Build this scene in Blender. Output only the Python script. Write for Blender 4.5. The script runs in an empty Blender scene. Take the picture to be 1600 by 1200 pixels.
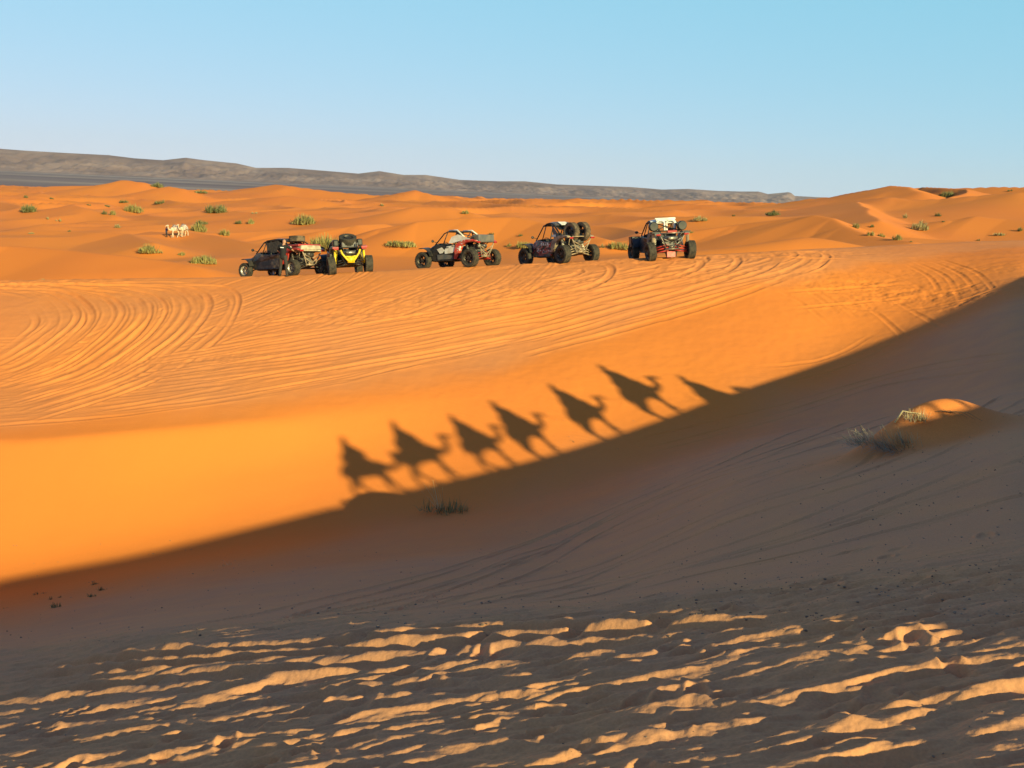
import bpy, math, random
import numpy as np
from mathutils import Vector, Matrix

random.seed(7)
rng = np.random.default_rng(11)
scene = bpy.context.scene
PI = math.pi

# ------------------------------------------------------------------ camera
FPX = 1600.0
PITCH = math.atan(300 / 1600)
ROLL = math.radians(2.6)
c_fw = np.array([0, math.cos(PITCH), -math.sin(PITCH)])
c_u0 = np.array([0, math.sin(PITCH), math.cos(PITCH)])
c_r0 = np.array([1.0, 0, 0])
c_rt = c_r0 * math.cos(ROLL) + c_u0 * math.sin(ROLL)
c_up = c_u0 * math.cos(ROLL) - c_r0 * math.sin(ROLL)
cam_data = bpy.data.cameras.new('camera')
cam = bpy.data.objects.new('camera', cam_data)
scene.collection.objects.link(cam)
cam_data.sensor_width = 36.0
cam_data.lens = 36.0
cam_data.clip_start = 0.1
cam_data.clip_end = 40000
m = Matrix.Identity(4)
for i in range(3):
    m[i][0] = c_rt[i]; m[i][1] = c_up[i]; m[i][2] = -c_fw[i]
cam.matrix_world = m
scene.camera = cam

# ------------------------------------------------------------------ light
TE = 0.35                                  # tangent of the sun's height
SUN_E = math.atan(TE)
TH = math.radians(38)                      # the sun stands behind the camera, to the right
sdir = Vector((math.sin(TH) * math.cos(SUN_E), -math.cos(TH) * math.cos(SUN_E), math.sin(SUN_E)))
sl = bpy.data.lights.new('sun', 'SUN')
sl.energy = 5.0
sl.angle = math.radians(0.48)
sl.color = (1.0, 0.93, 0.44)
so = bpy.data.objects.new('sun', sl)
so.rotation_euler = sdir.to_track_quat('Z', 'Y').to_euler()
scene.collection.objects.link(so)

world = bpy.data.worlds.new('World')
scene.world = world
world.use_nodes = True
wn = world.node_tree
for n in list(wn.nodes):
    wn.nodes.remove(n)
w_out = wn.nodes.new('ShaderNodeOutputWorld')
w_bg = wn.nodes.new('ShaderNodeBackground')
w_sky = wn.nodes.new('ShaderNodeTexSky')
w_sky.sky_type = 'NISHITA'
w_sky.sun_disc = False
w_sky.sun_elevation = SUN_E
w_sky.sun_rotation = math.pi - TH
w_sky.altitude = 0
w_sky.air_density = 1.0
w_sky.dust_density = 0.0
w_sky.ozone_density = 3.0
w_bg.inputs['Strength'].default_value = 0.12
# the low sky of this dry evening is evener than the clear-air model: grade the band above the horizon
EXPO = 0.46
w_sep = wn.nodes.new('ShaderNodeSeparateColor'); w_com = wn.nodes.new('ShaderNodeCombineColor')
wn.links.new(w_sky.outputs[0], w_sep.inputs[0])
for i_, (g_, k_) in enumerate([(.54, .602), (.17, .736), (.22, .915)]):
    w_a = wn.nodes.new('ShaderNodeMath'); w_a.operation = 'MULTIPLY'; w_a.inputs[1].default_value = .12
    w_b = wn.nodes.new('ShaderNodeMath'); w_b.operation = 'POWER'; w_b.inputs[1].default_value = g_
    w_c = wn.nodes.new('ShaderNodeMath'); w_c.operation = 'MULTIPLY'; w_c.inputs[1].default_value = k_ / (.12 * 2 ** EXPO)
    wn.links.new(w_sep.outputs[i_], w_a.inputs[0]); wn.links.new(w_a.outputs[0], w_b.inputs[0])
    wn.links.new(w_b.outputs[0], w_c.inputs[0]); wn.links.new(w_c.outputs[0], w_com.inputs[i_])
w_tc = wn.nodes.new('ShaderNodeTexCoord'); w_sx = wn.nodes.new('ShaderNodeSeparateXYZ')
wn.links.new(w_tc.outputs['Generated'], w_sx.inputs[0])
w_mr = wn.nodes.new('ShaderNodeMapRange'); w_mr.interpolation_type = 'SMOOTHSTEP'
w_mr.inputs['From Min'].default_value = .18; w_mr.inputs['From Max'].default_value = .42
wn.links.new(w_sx.outputs['Z'], w_mr.inputs['Value'])
w_mx = wn.nodes.new('ShaderNodeMix'); w_mx.data_type = 'RGBA'
wn.links.new(w_mr.outputs[0], w_mx.inputs['Factor']); wn.links.new(w_com.outputs[0], w_mx.inputs['A']); wn.links.new(w_sky.outputs[0], w_mx.inputs['B'])
wn.links.new(w_mx.outputs['Result'], w_bg.inputs[0])
wn.links.new(w_bg.outputs[0], w_out.inputs[0])

scene.view_settings.view_transform = 'Standard'
scene.view_settings.look = 'None'
scene.view_settings.exposure = EXPO
scene.view_settings.gamma = 1.0
scene.view_settings.use_curve_mapping = False
scene.render.engine = 'CYCLES'
scene.cycles.max_bounces = 6
scene.cycles.diffuse_bounces = 3

# ------------------------------------------------------------------ helpers
C = scene.collection

def link(o, parent=None):
    C.objects.link(o)
    if parent is not None:
        o.parent = parent
    return o

def tag(o, label=None, cat=None, group=None, kind=None):
    if label: o['label'] = label
    if cat: o['category'] = cat
    if group: o['group'] = group
    if kind: o['kind'] = kind
    return o

def np_mesh(name, V, Fq, smooth=True):
    """Mesh from numpy vertices and faces (all quads or all triangles)."""
    me = bpy.data.meshes.new(name)
    V = np.ascontiguousarray(V, dtype=np.float32)
    Fq = np.ascontiguousarray(Fq, dtype=np.int32)
    k = Fq.shape[1]
    me.vertices.add(len(V)); me.vertices.foreach_set('co', V.ravel())
    me.loops.add(Fq.size); me.loops.foreach_set('vertex_index', Fq.ravel())
    me.polygons.add(len(Fq))
    me.polygons.foreach_set('loop_start', np.arange(0, Fq.size, k, dtype=np.int32))
    me.polygons.foreach_set('loop_total', np.full(len(Fq), k, dtype=np.int32))
    me.polygons.foreach_set('use_smooth', np.full(len(Fq), smooth))
    me.update(calc_edges=True)
    return me

def grid_faces(nr, nc):
    i = np.arange(nr * nc, dtype=np.int32).reshape(nr, nc)
    return np.stack([i[:-1, :-1], i[:-1, 1:], i[1:, 1:], i[1:, :-1]], -1).reshape(-1, 4)

_perm = np.random.default_rng(5).permutation(4096).astype(np.int32)
_gang = np.random.default_rng(6).random(4096) * 2 * np.pi
_gx = np.cos(_gang); _gy = np.sin(_gang)
def noise(x, y, seed=0):
    """2D gradient noise, about -0.7..0.7"""
    x = np.asarray(x, dtype=np.float64); y = np.asarray(y, dtype=np.float64)
    xi = np.floor(x).astype(np.int64); yi = np.floor(y).astype(np.int64)
    xf = x - xi; yf = y - yi
    u = xf * xf * xf * (xf * (xf * 6 - 15) + 10); v = yf * yf * yf * (yf * (yf * 6 - 15) + 10)
    def g(ix, iy, fx, fy):
        h = _perm[(_perm[(ix + seed * 131) & 4095] + iy) & 4095]
        return _gx[h] * fx + _gy[h] * fy
    a = g(xi, yi, xf, yf); b = g(xi + 1, yi, xf - 1, yf)
    c = g(xi, yi + 1, xf, yf - 1); d = g(xi + 1, yi + 1, xf - 1, yf - 1)
    return (a * (1 - u) + b * u) * (1 - v) + (c * (1 - u) + d * u) * v

def fbm(x, y, octs=3, seed=0, gain=0.5):
    r = 0; a = 1.0; f = 1.0
    for o in range(octs):
        r = r + a * noise(x * f, y * f, seed + o * 7)
        a *= gain; f *= 2.03
    return r

def sstep(a, b, x):
    t = np.clip((x - a) / (b - a), 0, 1)
    return t * t * (3 - 2 * t)

# ------------------------------------------------------------------ the lie of the land
# survey: where sight lines from the camera meet the ground, with a distance for each
def ray(x, y):
    d = c_fw * FPX + c_rt * (x - 800) + c_up * (600 - y)
    return d[0] / d[1], d[2] / d[1]

def line(pts):
    """[(px, py, D)] -> arrays a, D, z"""
    A = []
    for x, y, D in pts:
        a, t = ray(x, y)
        A.append((a, D, t * D))
    return np.array(A)

def smooth_interp(xq, x, y):
    """monotone cubic (pchip) interpolation, clamped ends"""
    x = np.asarray(x, float); y = np.asarray(y, float)
    h = np.diff(x); d = np.diff(y) / h
    mm = np.zeros_like(y)
    for i in range(1, len(x) - 1):
        if d[i - 1] * d[i] > 0:
            w1 = 2 * h[i] + h[i - 1]; w2 = h[i] + 2 * h[i - 1]
            mm[i] = (w1 + w2) / (w1 / d[i - 1] + w2 / d[i])
    mm[0] = d[0]; mm[-1] = d[-1]
    q = np.clip(xq, x[0], x[-1])
    i = np.clip(np.searchsorted(x, q) - 1, 0, len(h) - 1)
    t = (q - x[i]) / h[i]
    return ((2*t**3 - 3*t**2 + 1) * y[i] + (t**3 - 2*t**2 + t) * h[i] * mm[i]
            + (-2*t**3 + 3*t**2) * y[i+1] + (t**3 - t**2) * h[i] * mm[i+1])

CT, ST = math.cos(TH), math.sin(TH)
def qp(x, y):
    return x * CT + y * ST, -x * ST + y * CT
def xy(q, p):
    return q * CT - p * ST, q * ST + p * CT

TERM = [(0, 905, 31.2), (200, 868, 31.9), (400, 820, 32.9), (600, 772, 34.0), (740, 739, 34.9), (800, 724, 35.3), (900, 697, 36.5),
        (1150, 610, 39.5), (1300, 560, 42), (1450, 500, 44), (1600, 430, 46)]
_Sq, _Sh = [-60, 60], [-1.5, -1.5]      # filled in below, once the land itself is known
_Sq = np.array(_Sq); _Sh = np.array(_Sh)
def Sfun(q):
    """height (carried back along the sun's rays to p = 0) of the crest line that shades the hollow"""
    return smooth_interp(q, _Sq, _Sh)
def pcrest(q):
    return smooth_interp(q, [-60, 0, 5, 10, 14, 18.4, 28.3, 33, 40, 50, 90], [-14, -13, -9.5, -8.5, -8.8, -8.6, -1.8, 2.0, 7.5, 12, 14])

LINES = [
 [(0,1026,13.3),(400,990,9.8),(800,966,8.7),(1200,945,7.4),(1600,905,7.0)],
 [(0,990,20),(400,940,18.5),(800,905,17.5),(1200,862,12),(1600,800,10)],
 [(0,955,26.3),(400,892,25.8),(800,850,26),(1200,750,18.2),(1600,700,13.3)],
 [(0,927,30.3),(400,850,31.8),(800,785,33.1),(1200,670,36.5),(1600,600,28)],
 TERM,
 [(0,800,33.2),(400,740,34.9),(800,665,37.4),(1200,570,41.3),(1600,410,48)],
 [(0,692,35.4),(250,672,35.9),(430,655,36.5),(800,600,39.7),(1200,520,43.4),(1600,400,49.5)],
 [(0,600,40.6),(400,560,41.6),(800,530,43.9),(1200,470,46.0),(1600,392,51.0)],
 [(0,500,45.8),(400,480,46.5),(800,455,47.5),(1200,420,48.9),(1600,386,53)],
 [(0,438,51),(400,431,51),(700,417,51.3),(1000,403,51.3),(1250,390,52.5),(1400,382,54.5),(1600,374,58)],
]
A_T = np.linspace(-1.0, 1.0, 401)
D_T = np.arange(1.0, 66.0, 0.1)
def build_table():
    ln = [line(L) for L in LINES]
    Ds = []; Zs = []
    for L in ln:
        # carry the outer slope of each line on past the frame, flattened
        Ds.append(np.interp(A_T, L[:, 0], L[:, 1])); Zs.append(smooth_interp(A_T, L[:, 0], L[:, 2]))
    cols = np.zeros((len(A_T), len(D_T)))
    for j, a in enumerate(A_T):
        ac = np.clip(a, -.6, .6)
        D = [d[j] for d in Ds]; Z = [z[j] for z in Zs]
        # foreground: a back slope that runs just along the sun's rays
        De = D[0]
        fD = [1.0, 3.0, 5.0, min(8.0, De - 1.0)]
        pf = -ac * ST + CT
        fZ = [-1.80 - TE * pf * 1.0, -1.70 - TE * pf * 3.0, -1.57 - TE * pf * 5.0, -1.42 - TE * pf * fD[3]]
        Rz = Z[-1]
        # behind the crest the sand falls away gently at first
        tr = Rz / D[-1]; k_ = sstep(.42, .30, a)
        DD = fD + D + [D[-1] + 2.5, D[-1] + 5.0, D[-1] + 10]
        ZZ = fZ + Z + [tr * (D[-1] + 2.5) - .05, tr * (D[-1] + 5) - .22, tr * (D[-1] + 10) - 1.8]
        cols[j] = np.interp(D_T, DD, ZZ)
    # smooth across columns, then along with two widths
    def gs(arr, sig, axis):
        r = int(3 * sig) + 1
        k = np.exp(-0.5 * (np.arange(-r, r + 1) / sig) ** 2); k /= k.sum()
        pad = [(0, 0), (0, 0)]; pad[axis] = (r, r)
        P = np.pad(arr, pad, mode='edge') if axis == 0 else np.pad(arr, pad, mode='reflect', reflect_type='odd')
        return np.apply_along_axis(lambda v: np.convolve(v, k, 'valid'), axis, P)
    cols = gs(cols, 5, 0)
    wide = gs(cols, 9, 1); thin = gs(cols, 1.3, 1); wider = gs(cols, 16, 1)
    Dk = Ds[6][:, None]
    crease = np.exp(-((D_T[None] - Dk) / 1.6) ** 2) * sstep(0.05, -0.28, A_T)[:, None]
    rdg = np.exp(-((D_T[None] - Ds[-1][:, None]) / 2.5) ** 2)
    k = np.clip(crease + rdg * .8, 0, 1)
    w2 = sstep(-.1, .25, A_T)[:, None] * sstep(30, 36, D_T)[None] * sstep(50, 46, D_T)[None]
    return (wide * (1 - w2) + wider * w2) * (1 - k) + thin * k
Z_T = build_table()
def ztab(a, D):
    u = np.clip((a + 1) / .005, 0, len(A_T) - 1.001); v = np.clip((D - 1.0) / .1, 0, len(D_T) - 1.001)
    i = u.astype(int); j = v.astype(int); fu = u - i; fv = v - j
    return (Z_T[i, j] * (1-fu) * (1-fv) + Z_T[i+1, j] * fu * (1-fv) + Z_T[i, j+1] * (1-fu) * fv + Z_T[i+1, j+1] * fu * fv)

FAR = [
 [(0,470,58),(400,468,58),(800,440,58),(1200,415,59),(1600,385,64)],
 [(0,428,75),(400,430,75),(800,404,75),(1200,392,75),(1600,392,78)],
 [(0,385,110),(400,388,110),(800,374,110),(1200,366,110),(1600,372,110)],
 [(0,360,160),(400,362,160),(800,352,160),(1200,346,160),(1600,350,160)],
 [(0,330,260),(400,336,260),(800,335,260),(1200,336,260),(1600,346,260)],
 [(0,312,450),(400,318,450),(800,323,450),(1200,332,450),(1600,345,450)],
 [(0,299,800),(400,306,800),(800,316,800),(1200,327,800),(1600,342,800)],
]
_far = [line(L) for L in FAR]
def zfarbase(a, D):
    Ds = [np.interp(a, L[:, 0], L[:, 1]) for L in _far] + [np.full_like(a, 1150.0), np.full_like(a, 1400.0)]
    Zs = [np.interp(a, L[:, 0], L[:, 2]) for L in _far] + [np.full_like(a, -18.5), np.full_like(a, -24.0)]
    out = np.full_like(a, 0.0) + Zs[0]
    for i in range(len(Ds) - 1):
        t = np.clip((D - Ds[i]) / (Ds[i+1] - Ds[i]), 0, 1)
        t = t * .35 + t * t * (3 - 2 * t) * .65
        out = np.where(D > Ds[i], Zs[i] * (1 - t) + Zs[i+1] * t, out)
    return out

# dunes beyond the ridge: crest line [(px, row, D)], slope on the right of the line, slope on its left, rounding
DUNES = [
 ([(120,296,430),(165,287,425),(195,281,420),(222,285,415),(250,296,410)], .30, .30, 1.5),
 ([(215,304,330),(262,291,335),(285,295,330),(325,308,325)], .30, .30, 1.5),
 ([(30,296,520),(90,290,520),(160,289,520)], .2, .2, 2),
 ([(330,302,470),(380,295,455),(432,288,450),(455,291,440),(520,299,430),(590,306,420)], .25, .3, 1.5),
 ([(560,312,390),(610,304,385),(648,297,380),(672,303,375),(720,312,370),(770,319,360)], .3, .3, 1.2),
 ([(790,317,340),(832,311,335),(870,313,330),(905,309,330),(940,315,325),(975,325,320)], .3, .3, 1.0),
 ([(750,332,270),(800,325,268),(838,320,265),(855,326,255),(880,335,245)], .3, .35, .8),
 ([(960,334,240),(1010,324,240),(1070,318,240),(1110,321,235),(1180,331,225)], .28, .3, 1.0),
 ([(1140,330,260),(1200,320,258),(1262,311,255),(1310,306,250),(1355,297,240),(1395,290,232),(1418,292,225),(1440,300,215)], .3, .3, 1.0),
 ([(1418,293,260),(1500,294,255),(1560,292,250),(1640,293,240),(1800,296,230)], .3, .3, 1.5),
 ([(1440,292,240),(1508,295,222),(1512,301,212),(1470,312,196)], .75, .2, .4),
 ([(1180,338,170),(1260,327,165),(1340,313,160),(1395,308,155),(1425,312,152),(1470,311,150),(1530,306,148),(1600,300,145),(1800,297,140)], .22, .32, .8),
 ([(1340,316,150),(1352,326,125),(1375,345,105)], .2, .35, .5),
 ([(940,386,82),(1000,376,82),(1080,363,82),(1160,351,82),(1240,340,80),(1268,336,79),(1300,341,77),(1330,354,74),(1370,370,70),(1420,380,66)], .36, .30, .5),
 ([(560,372,88),(600,357,88),(660,346,88),(740,340,88),(800,339,88),(845,347,86),(890,359,82),(940,374,78)], .38, .30, .6),
 ([(540,350,150),(590,336,150),(650,322,148),(700,323,148),(740,333,145)], .25, .35, .8),
 ([(1430,362,112),(1480,344,112),(1530,338,112),(1580,343,110),(1680,350,105)], .25, .25, 1.5),
 ([(1270,372,66),(1350,377,64),(1450,378,63),(1600,374,62),(1750,370,61)], .12, .3, 1),
 ([(-200,386,74),(-60,384,74),(20,385,74),(110,391,72),(200,400,69),(290,413,66),(370,427,62),(430,440,60)], .34, .26, .5),
 ([(-120,372,112),(20,362,112),(110,362,110),(200,366,105),(240,380,92)], .3, .25, .6),
 ([(240,362,118),(330,368,110),(420,386,95)], .25, .3, .5),
 ([(20,338,190),(70,327,190),(112,320,188),(135,326,182),(180,338,175)], .25, .25, .8),
 ([(150,345,160),(260,345,160),(330,337,158),(420,333,155),(520,342,150),(560,352,140)], .2, .3, .8),
 ([(300,318,260),(380,312,258),(450,306,255),(500,312,250),(560,322,245)], .22, .25, 1),
 ([(430,372,105),(500,362,105),(560,352,108),(600,350,112)], .25, .3, .8),
 ([(-60,300,380),(10,298,380),(70,303,375)], .25, .25, 1),
 ([(640,330,200),(700,336,195),(760,342,190),(830,352,170)], .25, .3, .8),
 ([(930,352,130),(1000,343,130),(1100,338,128),(1180,341,125)], .25, .3, .8),
 ([(560,322,300),(620,316,300),(700,320,295)], .22, .25, 1),
]
_dn = []
for L, sr, sl_, rr in DUNES:
    P = []
    for x_, y_, D_ in L:
        a_, t_ = ray(x_, y_)
        P.append((a_ * D_, D_, t_ * D_))
    _dn.append((np.array(P), sr, sl_, rr))
def zfar(X, Y):
    a = X / Y; D = Y
    b = zfarbase(a, D)
    w = sstep(60, 95, D) * sstep(1200, 900, D)
    # wandering small dunes, asymmetric
    sc = np.where(D < 1e9, 1.0, 1.0)
    wx = X + 6 * noise(X / 31, Y / 40, 3); wy = Y + 9 * noise(X / 27, Y / 33, 4)
    r1 = 1 - np.abs(noise(wx / 26 + 3, wy / 42, 8)) * 2.4
    r2 = 1 - np.abs(noise(wx / 12, wy / 20, 9)) * 2.4
    lg = fbm(X / 90, Y / 120, 2, 12)
    big = sstep(120, 300, D)
    b = b + w * (np.sign(r1) * np.abs(r1) ** 1.15 * 1.75 * (1 + 0.9 * big) + r2 * .75 * (.35 + fbm(X/50, Y/50, 1, 2)) + lg * 1.2 * (1 + big)) * (.55 + .45 * sstep(80, 130, D)) - .5 * w
    rip = fbm(X / 7, Y / 11, 2, 31) * .10 * w
    z = b + rip
    for P, sr, sl_, rr in _dn:
        lo = P.min(0) - 45; hi = P.max(0) + 45
        mk = (X > lo[0]) & (X < hi[0]) & (Y > lo[1]) & (Y < hi[1])
        if not mk.any(): continue
        x = X[mk]; y = Y[mk]
        # wobble so that no flank is a plain ramp
        x = x + .9 * noise(x / 9, y / 9, 21); y = y + 1.2 * noise(x / 8, y / 10, 22)
        best = np.full(x.shape, -1e9)
        gX, gY = P[-1][0] - P[0][0], P[-1][1] - P[0][1]; gl = math.hypot(gX, gY); gX /= gl; gY /= gl
        for (x0, y0, z0), (x1, y1, z1) in zip(P[:-1], P[1:]):
            dx, dy = x1 - x0, y1 - y0; L2 = dx * dx + dy * dy
            t = np.clip(((x - x0) * dx + (y - y0) * dy) / L2, 0, 1)
            ex = x - (x0 + t * dx); ey = y - (y0 + t * dy)
            d = np.sqrt(ex * ex + ey * ey)
            side = (gX * ey - gY * ex) / np.maximum(d, 1e-6)      # >0: left of the line (far side)
            s = sr + (sl_ - sr) * (.5 + .5 * side)
            dd = np.sqrt(d * d + rr * rr * .2) - rr * .45
            # concave foot
            h = z0 + t * (z1 - z0) - s * dd / (1 + dd * .012)
            best = np.maximum(best, h)
        k = .5
        zz = z[mk]
        m_ = np.maximum(zz, best)
        z[mk] = m_ + k * np.exp(-np.abs(zz - best) / k) * .35
    return z

def zdune(X, Y):
    """the dune whose crest throws the shade: it runs past on the right, outside the frame"""
    q, p = qp(X, Y)
    S = Sfun(q); pc = pcrest(q); d = p - pc
    return np.where(d > 0, S - TE * p - .05 - .012 * np.maximum(d, 0), S - TE * pc - .05 + .42 * d)
def zbase(X, Y):
    X = np.atleast_1d(np.asarray(X, float)); Y = np.atleast_1d(np.asarray(Y, float))
    Yc = np.maximum(Y, .5)
    zn = ztab(X / Yc, Y)
    w = sstep(.60, .72, X / Yc) * sstep(8, 16, Y)
    zn = np.where(w > 0, zn + w * (np.maximum(zn, zdune(X, Y)) - zn), zn)
    out = zn.copy()
    fm = Y > 54
    if fm.any():
        zf = zfar(X[fm], Y[fm])
        w = sstep(58, 66, Y[fm] + 0 * X[fm])
        hi = np.maximum(zn[fm], zf)
        out[fm] = zn[fm] * (1 - w) + zf * w
    return out

def pix2ground(px, py, dmin=3.0, dmax=1300):
    a, t = ray(px, py)
    D = np.concatenate([np.arange(dmin, 62, .05), 62 * 1.004 ** np.arange(0, 760)])
    D = D[(D >= dmin) & (D <= dmax)]
    g = zfull(a * D, D)
    below = (t * D) <= g
    i = int(np.argmax(below)) if below.any() else len(D) - 1
    if i > 0:
        e0 = t * D[i-1] - g[i-1]; e1 = t * D[i] - g[i]
        f = e0 / (e0 - e1) if e0 != e1 else 1
        d = D[i-1] + f * (D[i] - D[i-1])
    else: d = D[0]
    return a * d, d, t * d

# ------------------------------------------------------------------ marks in the sand
class Stamp:
    def __init__(s, x0, x1, y0, y1, res):
        s.x0, s.y0, s.res = x0, y0, res
        s.nx = int((x1 - x0) / res) + 1; s.ny = int((y1 - y0) / res) + 1
        s.h = np.zeros((s.nx, s.ny), np.float32)
    def rut(s, pts, width=.3, depth=.05, berm=.03, seed=0, ends=1.5):
        """one wheel mark along a world polyline"""
        pts = np.array(pts, float)
        seg = np.hypot(*np.diff(pts, axis=0).T); cum = np.concatenate([[0], np.cumsum(seg)])
        n = max(3, int(cum[-1] / (s.res * .9)))
        tt = np.linspace(0, cum[-1], n)
        x = np.interp(tt, cum, pts[:, 0]); y = np.interp(tt, cum, pts[:, 1])
        wob = .05 * noise(tt * .8 + seed * 3.3, tt * 0 + seed) 
        R = width * 1.25; kr = int(R / s.res) + 1
        i0 = int((x.min() - s.x0) / s.res) - kr - 2; i1 = int((x.max() - s.x0) / s.res) + kr + 3
        j0 = int((y.min() - s.y0) / s.res) - kr - 2; j1 = int((y.max() - s.y0) / s.res) + kr + 3
        i0 = max(i0, 0); j0 = max(j0, 0); i1 = min(i1, s.nx); j1 = min(j1, s.ny)
        if i1 - i0 < 3 or j1 - j0 < 3: return
        dist = np.full((i1 - i0, j1 - j0), 9.0, np.float32); along = np.zeros_like(dist)
        o = np.arange(-kr, kr + 1)
        for k in range(n):
            cx = (x[k] - s.x0) / s.res - i0; cy = (y[k] + wob[k] - s.y0) / s.res - j0
            ci, cj = int(round(cx)), int(round(cy))
            a0, a1, b0, b1 = ci - kr, ci + kr + 1, cj - kr, cj + kr + 1
            if a0 < 0 or b0 < 0 or a1 > dist.shape[0] or b1 > dist.shape[1]: continue
            dd = np.hypot((o + ci - cx)[:, None], (o + cj - cy)[None]).astype(np.float32) * s.res
            sub = dist[a0:a1, b0:b1]; al = along[a0:a1, b0:b1]
            mk = dd < sub
            sub[mk] = dd[mk]; al[mk] = tt[k]
        u = dist / (width * .5)
        fade = np.clip(np.minimum(along, cum[-1] - along) / ends, 0, 1)
        amp = np.clip(.75 + 1.3 * noise(along * .28 + seed * 7.1, along * 0 + seed * .37) + .5 * noise(along * 1.3 + seed * 3.1, along * 0 + seed * .77), .05, 1.5) * fade
        prof = np.where(u < 1, -depth * (1 - u ** 4), 0) + berm * np.exp(-((u - 1.3) / .38) ** 2)
        w = np.clip(1.9 - u * .9, 0, 1) * np.minimum(fade * 1.5, 1)
        blk = s.h[i0:i1, j0:j1]
        blk[:] = blk * (1 - w * .8) + prof * amp * (dist < 8)
    def pair(s, pts, gauge=1.55, **k):
        pts = np.array(pts, float)
        d = np.gradient(pts, axis=0); nl = np.stack([-d[:, 1], d[:, 0]], 1) / np.maximum(np.hypot(*d.T), 1e-6)[:, None]
        s.rut(pts + nl * gauge / 2, **k); s.rut(pts - nl * gauge / 2, **k)
    def foot(s, x, y, ang, ln=.3, wd=.12, depth=.035, rim=.018):
        R = ln * .95; kr = int(R / s.res) + 1
        ci = int((x - s.x0) / s.res); cj = int((y - s.y0) / s.res)
        a0, a1, b0, b1 = ci - kr, ci + kr + 1, cj - kr, cj + kr + 1
        if a0 < 0 or b0 < 0 or a1 > s.nx or b1 > s.ny: return
        ox = (np.arange(a0, a1) * s.res + s.x0 - x)[:, None]; oy = (np.arange(b0, b1) * s.res + s.y0 - y)[None]
        u = (ox * math.cos(ang) + oy * math.sin(ang)) / (ln * .5); v = (-ox * math.sin(ang) + oy * math.cos(ang)) / (wd * .5)
        r = np.sqrt(u * u + v * v)
        blk = s.h[a0:a1, b0:b1]
        pr = -depth * np.clip(1.25 - r * 1.1, 0, 1) ** .7 * (1 + .35 * u) + rim * np.exp(-((r - 1.35) / .33) ** 2) * (1 + .5 * np.sign(u))
        w = np.clip(1.7 - r, 0, 1)
        blk[:] = blk * (1 - .7 * w) + pr
    def get(s, X, Y):
        u = (X - s.x0) / s.res; v = (Y - s.y0) / s.res
        ok = (u > 0) & (v > 0) & (u < s.nx - 1.01) & (v < s.ny - 1.01)
        u = np.clip(u, 0, s.nx - 1.01); v = np.clip(v, 0, s.ny - 1.01)
        i = u.astype(int); j = v.astype(int); fu = u - i; fv = v - j
        h = s.h[i, j] * (1-fu) * (1-fv) + s.h[i+1, j] * fu * (1-fv) + s.h[i, j+1] * (1-fu) * fv + s.h[i+1, j+1] * fu * fv
        return np.where(ok, h, 0)

def zfull(X, Y):
    return zbase(X, Y)
# the line that shades the hollow: every surveyed point of the shadow's edge, carried back along the sun's rays
def calibrate():
    global _Sq, _Sh, zfull
    q_ = [-60, -20, 0, 3, 4.9]; h_ = [-1.95, -1.9, -1.86, -1.86, -1.84]
    for t_ in TERM:
        X_, Y_, Z_ = pix2ground(t_[0], t_[1], 24, 60)
        q1, p1 = qp(X_, Y_)
        if q1 > q_[-1] + .4:
            q_.append(q1); h_.append(Z_ + TE * p1)
    q_ += [60, 90]; h_ += [h_[-1] + 1.0, h_[-1] + 1.5]
    qq = np.arange(-60, 90, .2); hh = smooth_interp(qq, q_, h_)
    k = np.exp(-.5 * (np.arange(-12, 13) / 3.0) ** 2); k /= k.sum()
    sm = np.convolve(np.pad(hh, 12, mode='edge'), k, 'valid'); w = sstep(8, 10, qq)
    _Sq = qq; _Sh = hh * (1 - w) + sm * w
calibrate()
def curve_px(pts, n=60, dmin=16):
    """smooth curve through picture survey points, put down on the land -> world xy"""
    P = np.array(pts, float)
    if len(P) > 2:
        t = np.arange(len(P)); tq = np.linspace(0, len(P) - 1, n)
        # Catmull-Rom
        E = np.vstack([2 * P[0] - P[1], P, 2 * P[-1] - P[-2]])
        out = []
        for q in tq:
            i = min(int(q), len(P) - 2); f = q - i
            p0, p1, p2, p3 = E[i], E[i+1], E[i+2], E[i+3]
            out.append(.5 * ((2*p1) + (-p0+p2)*f + (2*p0-5*p1+4*p2-p3)*f*f + (-p0+3*p1-3*p2+p3)*f**3))
        P = np.array(out)
    else:
        P = P[0] + np.linspace(0, 1, n)[:, None] * (P[1] - P[0])
    W = [pix2ground(x, y, dmin, 62)[:2] for x, y in P]
    return np.array(W)

MID = Stamp(-34, 38, 9, 60, .045)
FG = Stamp(-9.5, 8, 2.6, 15.5, .011)


def jit(pts, sx, sy, r):
    return [(x + r.uniform(-sx, sx), y + r.uniform(-sy, sy)) for x, y in pts]
def lerp_pts(A, B, f):
    return [(a[0] + (b[0] - a[0]) * f, a[1] + (b[1] - a[1]) * f) for a, b in zip(A, B)]

R_ = random.Random(3)
# soft churned sand first, then long sweeps, then the turning loops
sw_hi = [(-80, 560), (180, 528), (430, 480), (700, 452), (960, 428), (1180, 404)]
sw_lo = [(-80, 655), (230, 628), (520, 585), (830, 520), (1060, 458), (1235, 404)]
for i in range(46):
    f = R_.random() ** .8
    L = lerp_pts(sw_hi, sw_lo, f)
    tilt = R_.uniform(-34, 34)
    L = [(x, y + tilt * (k - 2.5) / 2.5 * (1 - .15 * k)) for k, (x, y) in enumerate(L)]
    n0 = R_.choice([0, 0, 0, 1, 2]); n1 = R_.choice([6, 6, 5, 4])
    if n1 - n0 < 3: n0 = 0
    MID.pair(curve_px(jit(L, 0, 2.5, R_)[n0:n1], 50, 33), width=R_.uniform(.18, .30), depth=R_.uniform(.008, .036),
             berm=R_.uniform(.006, .024), seed=i, gauge=R_.uniform(1.3, 1.7), ends=3)
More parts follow.
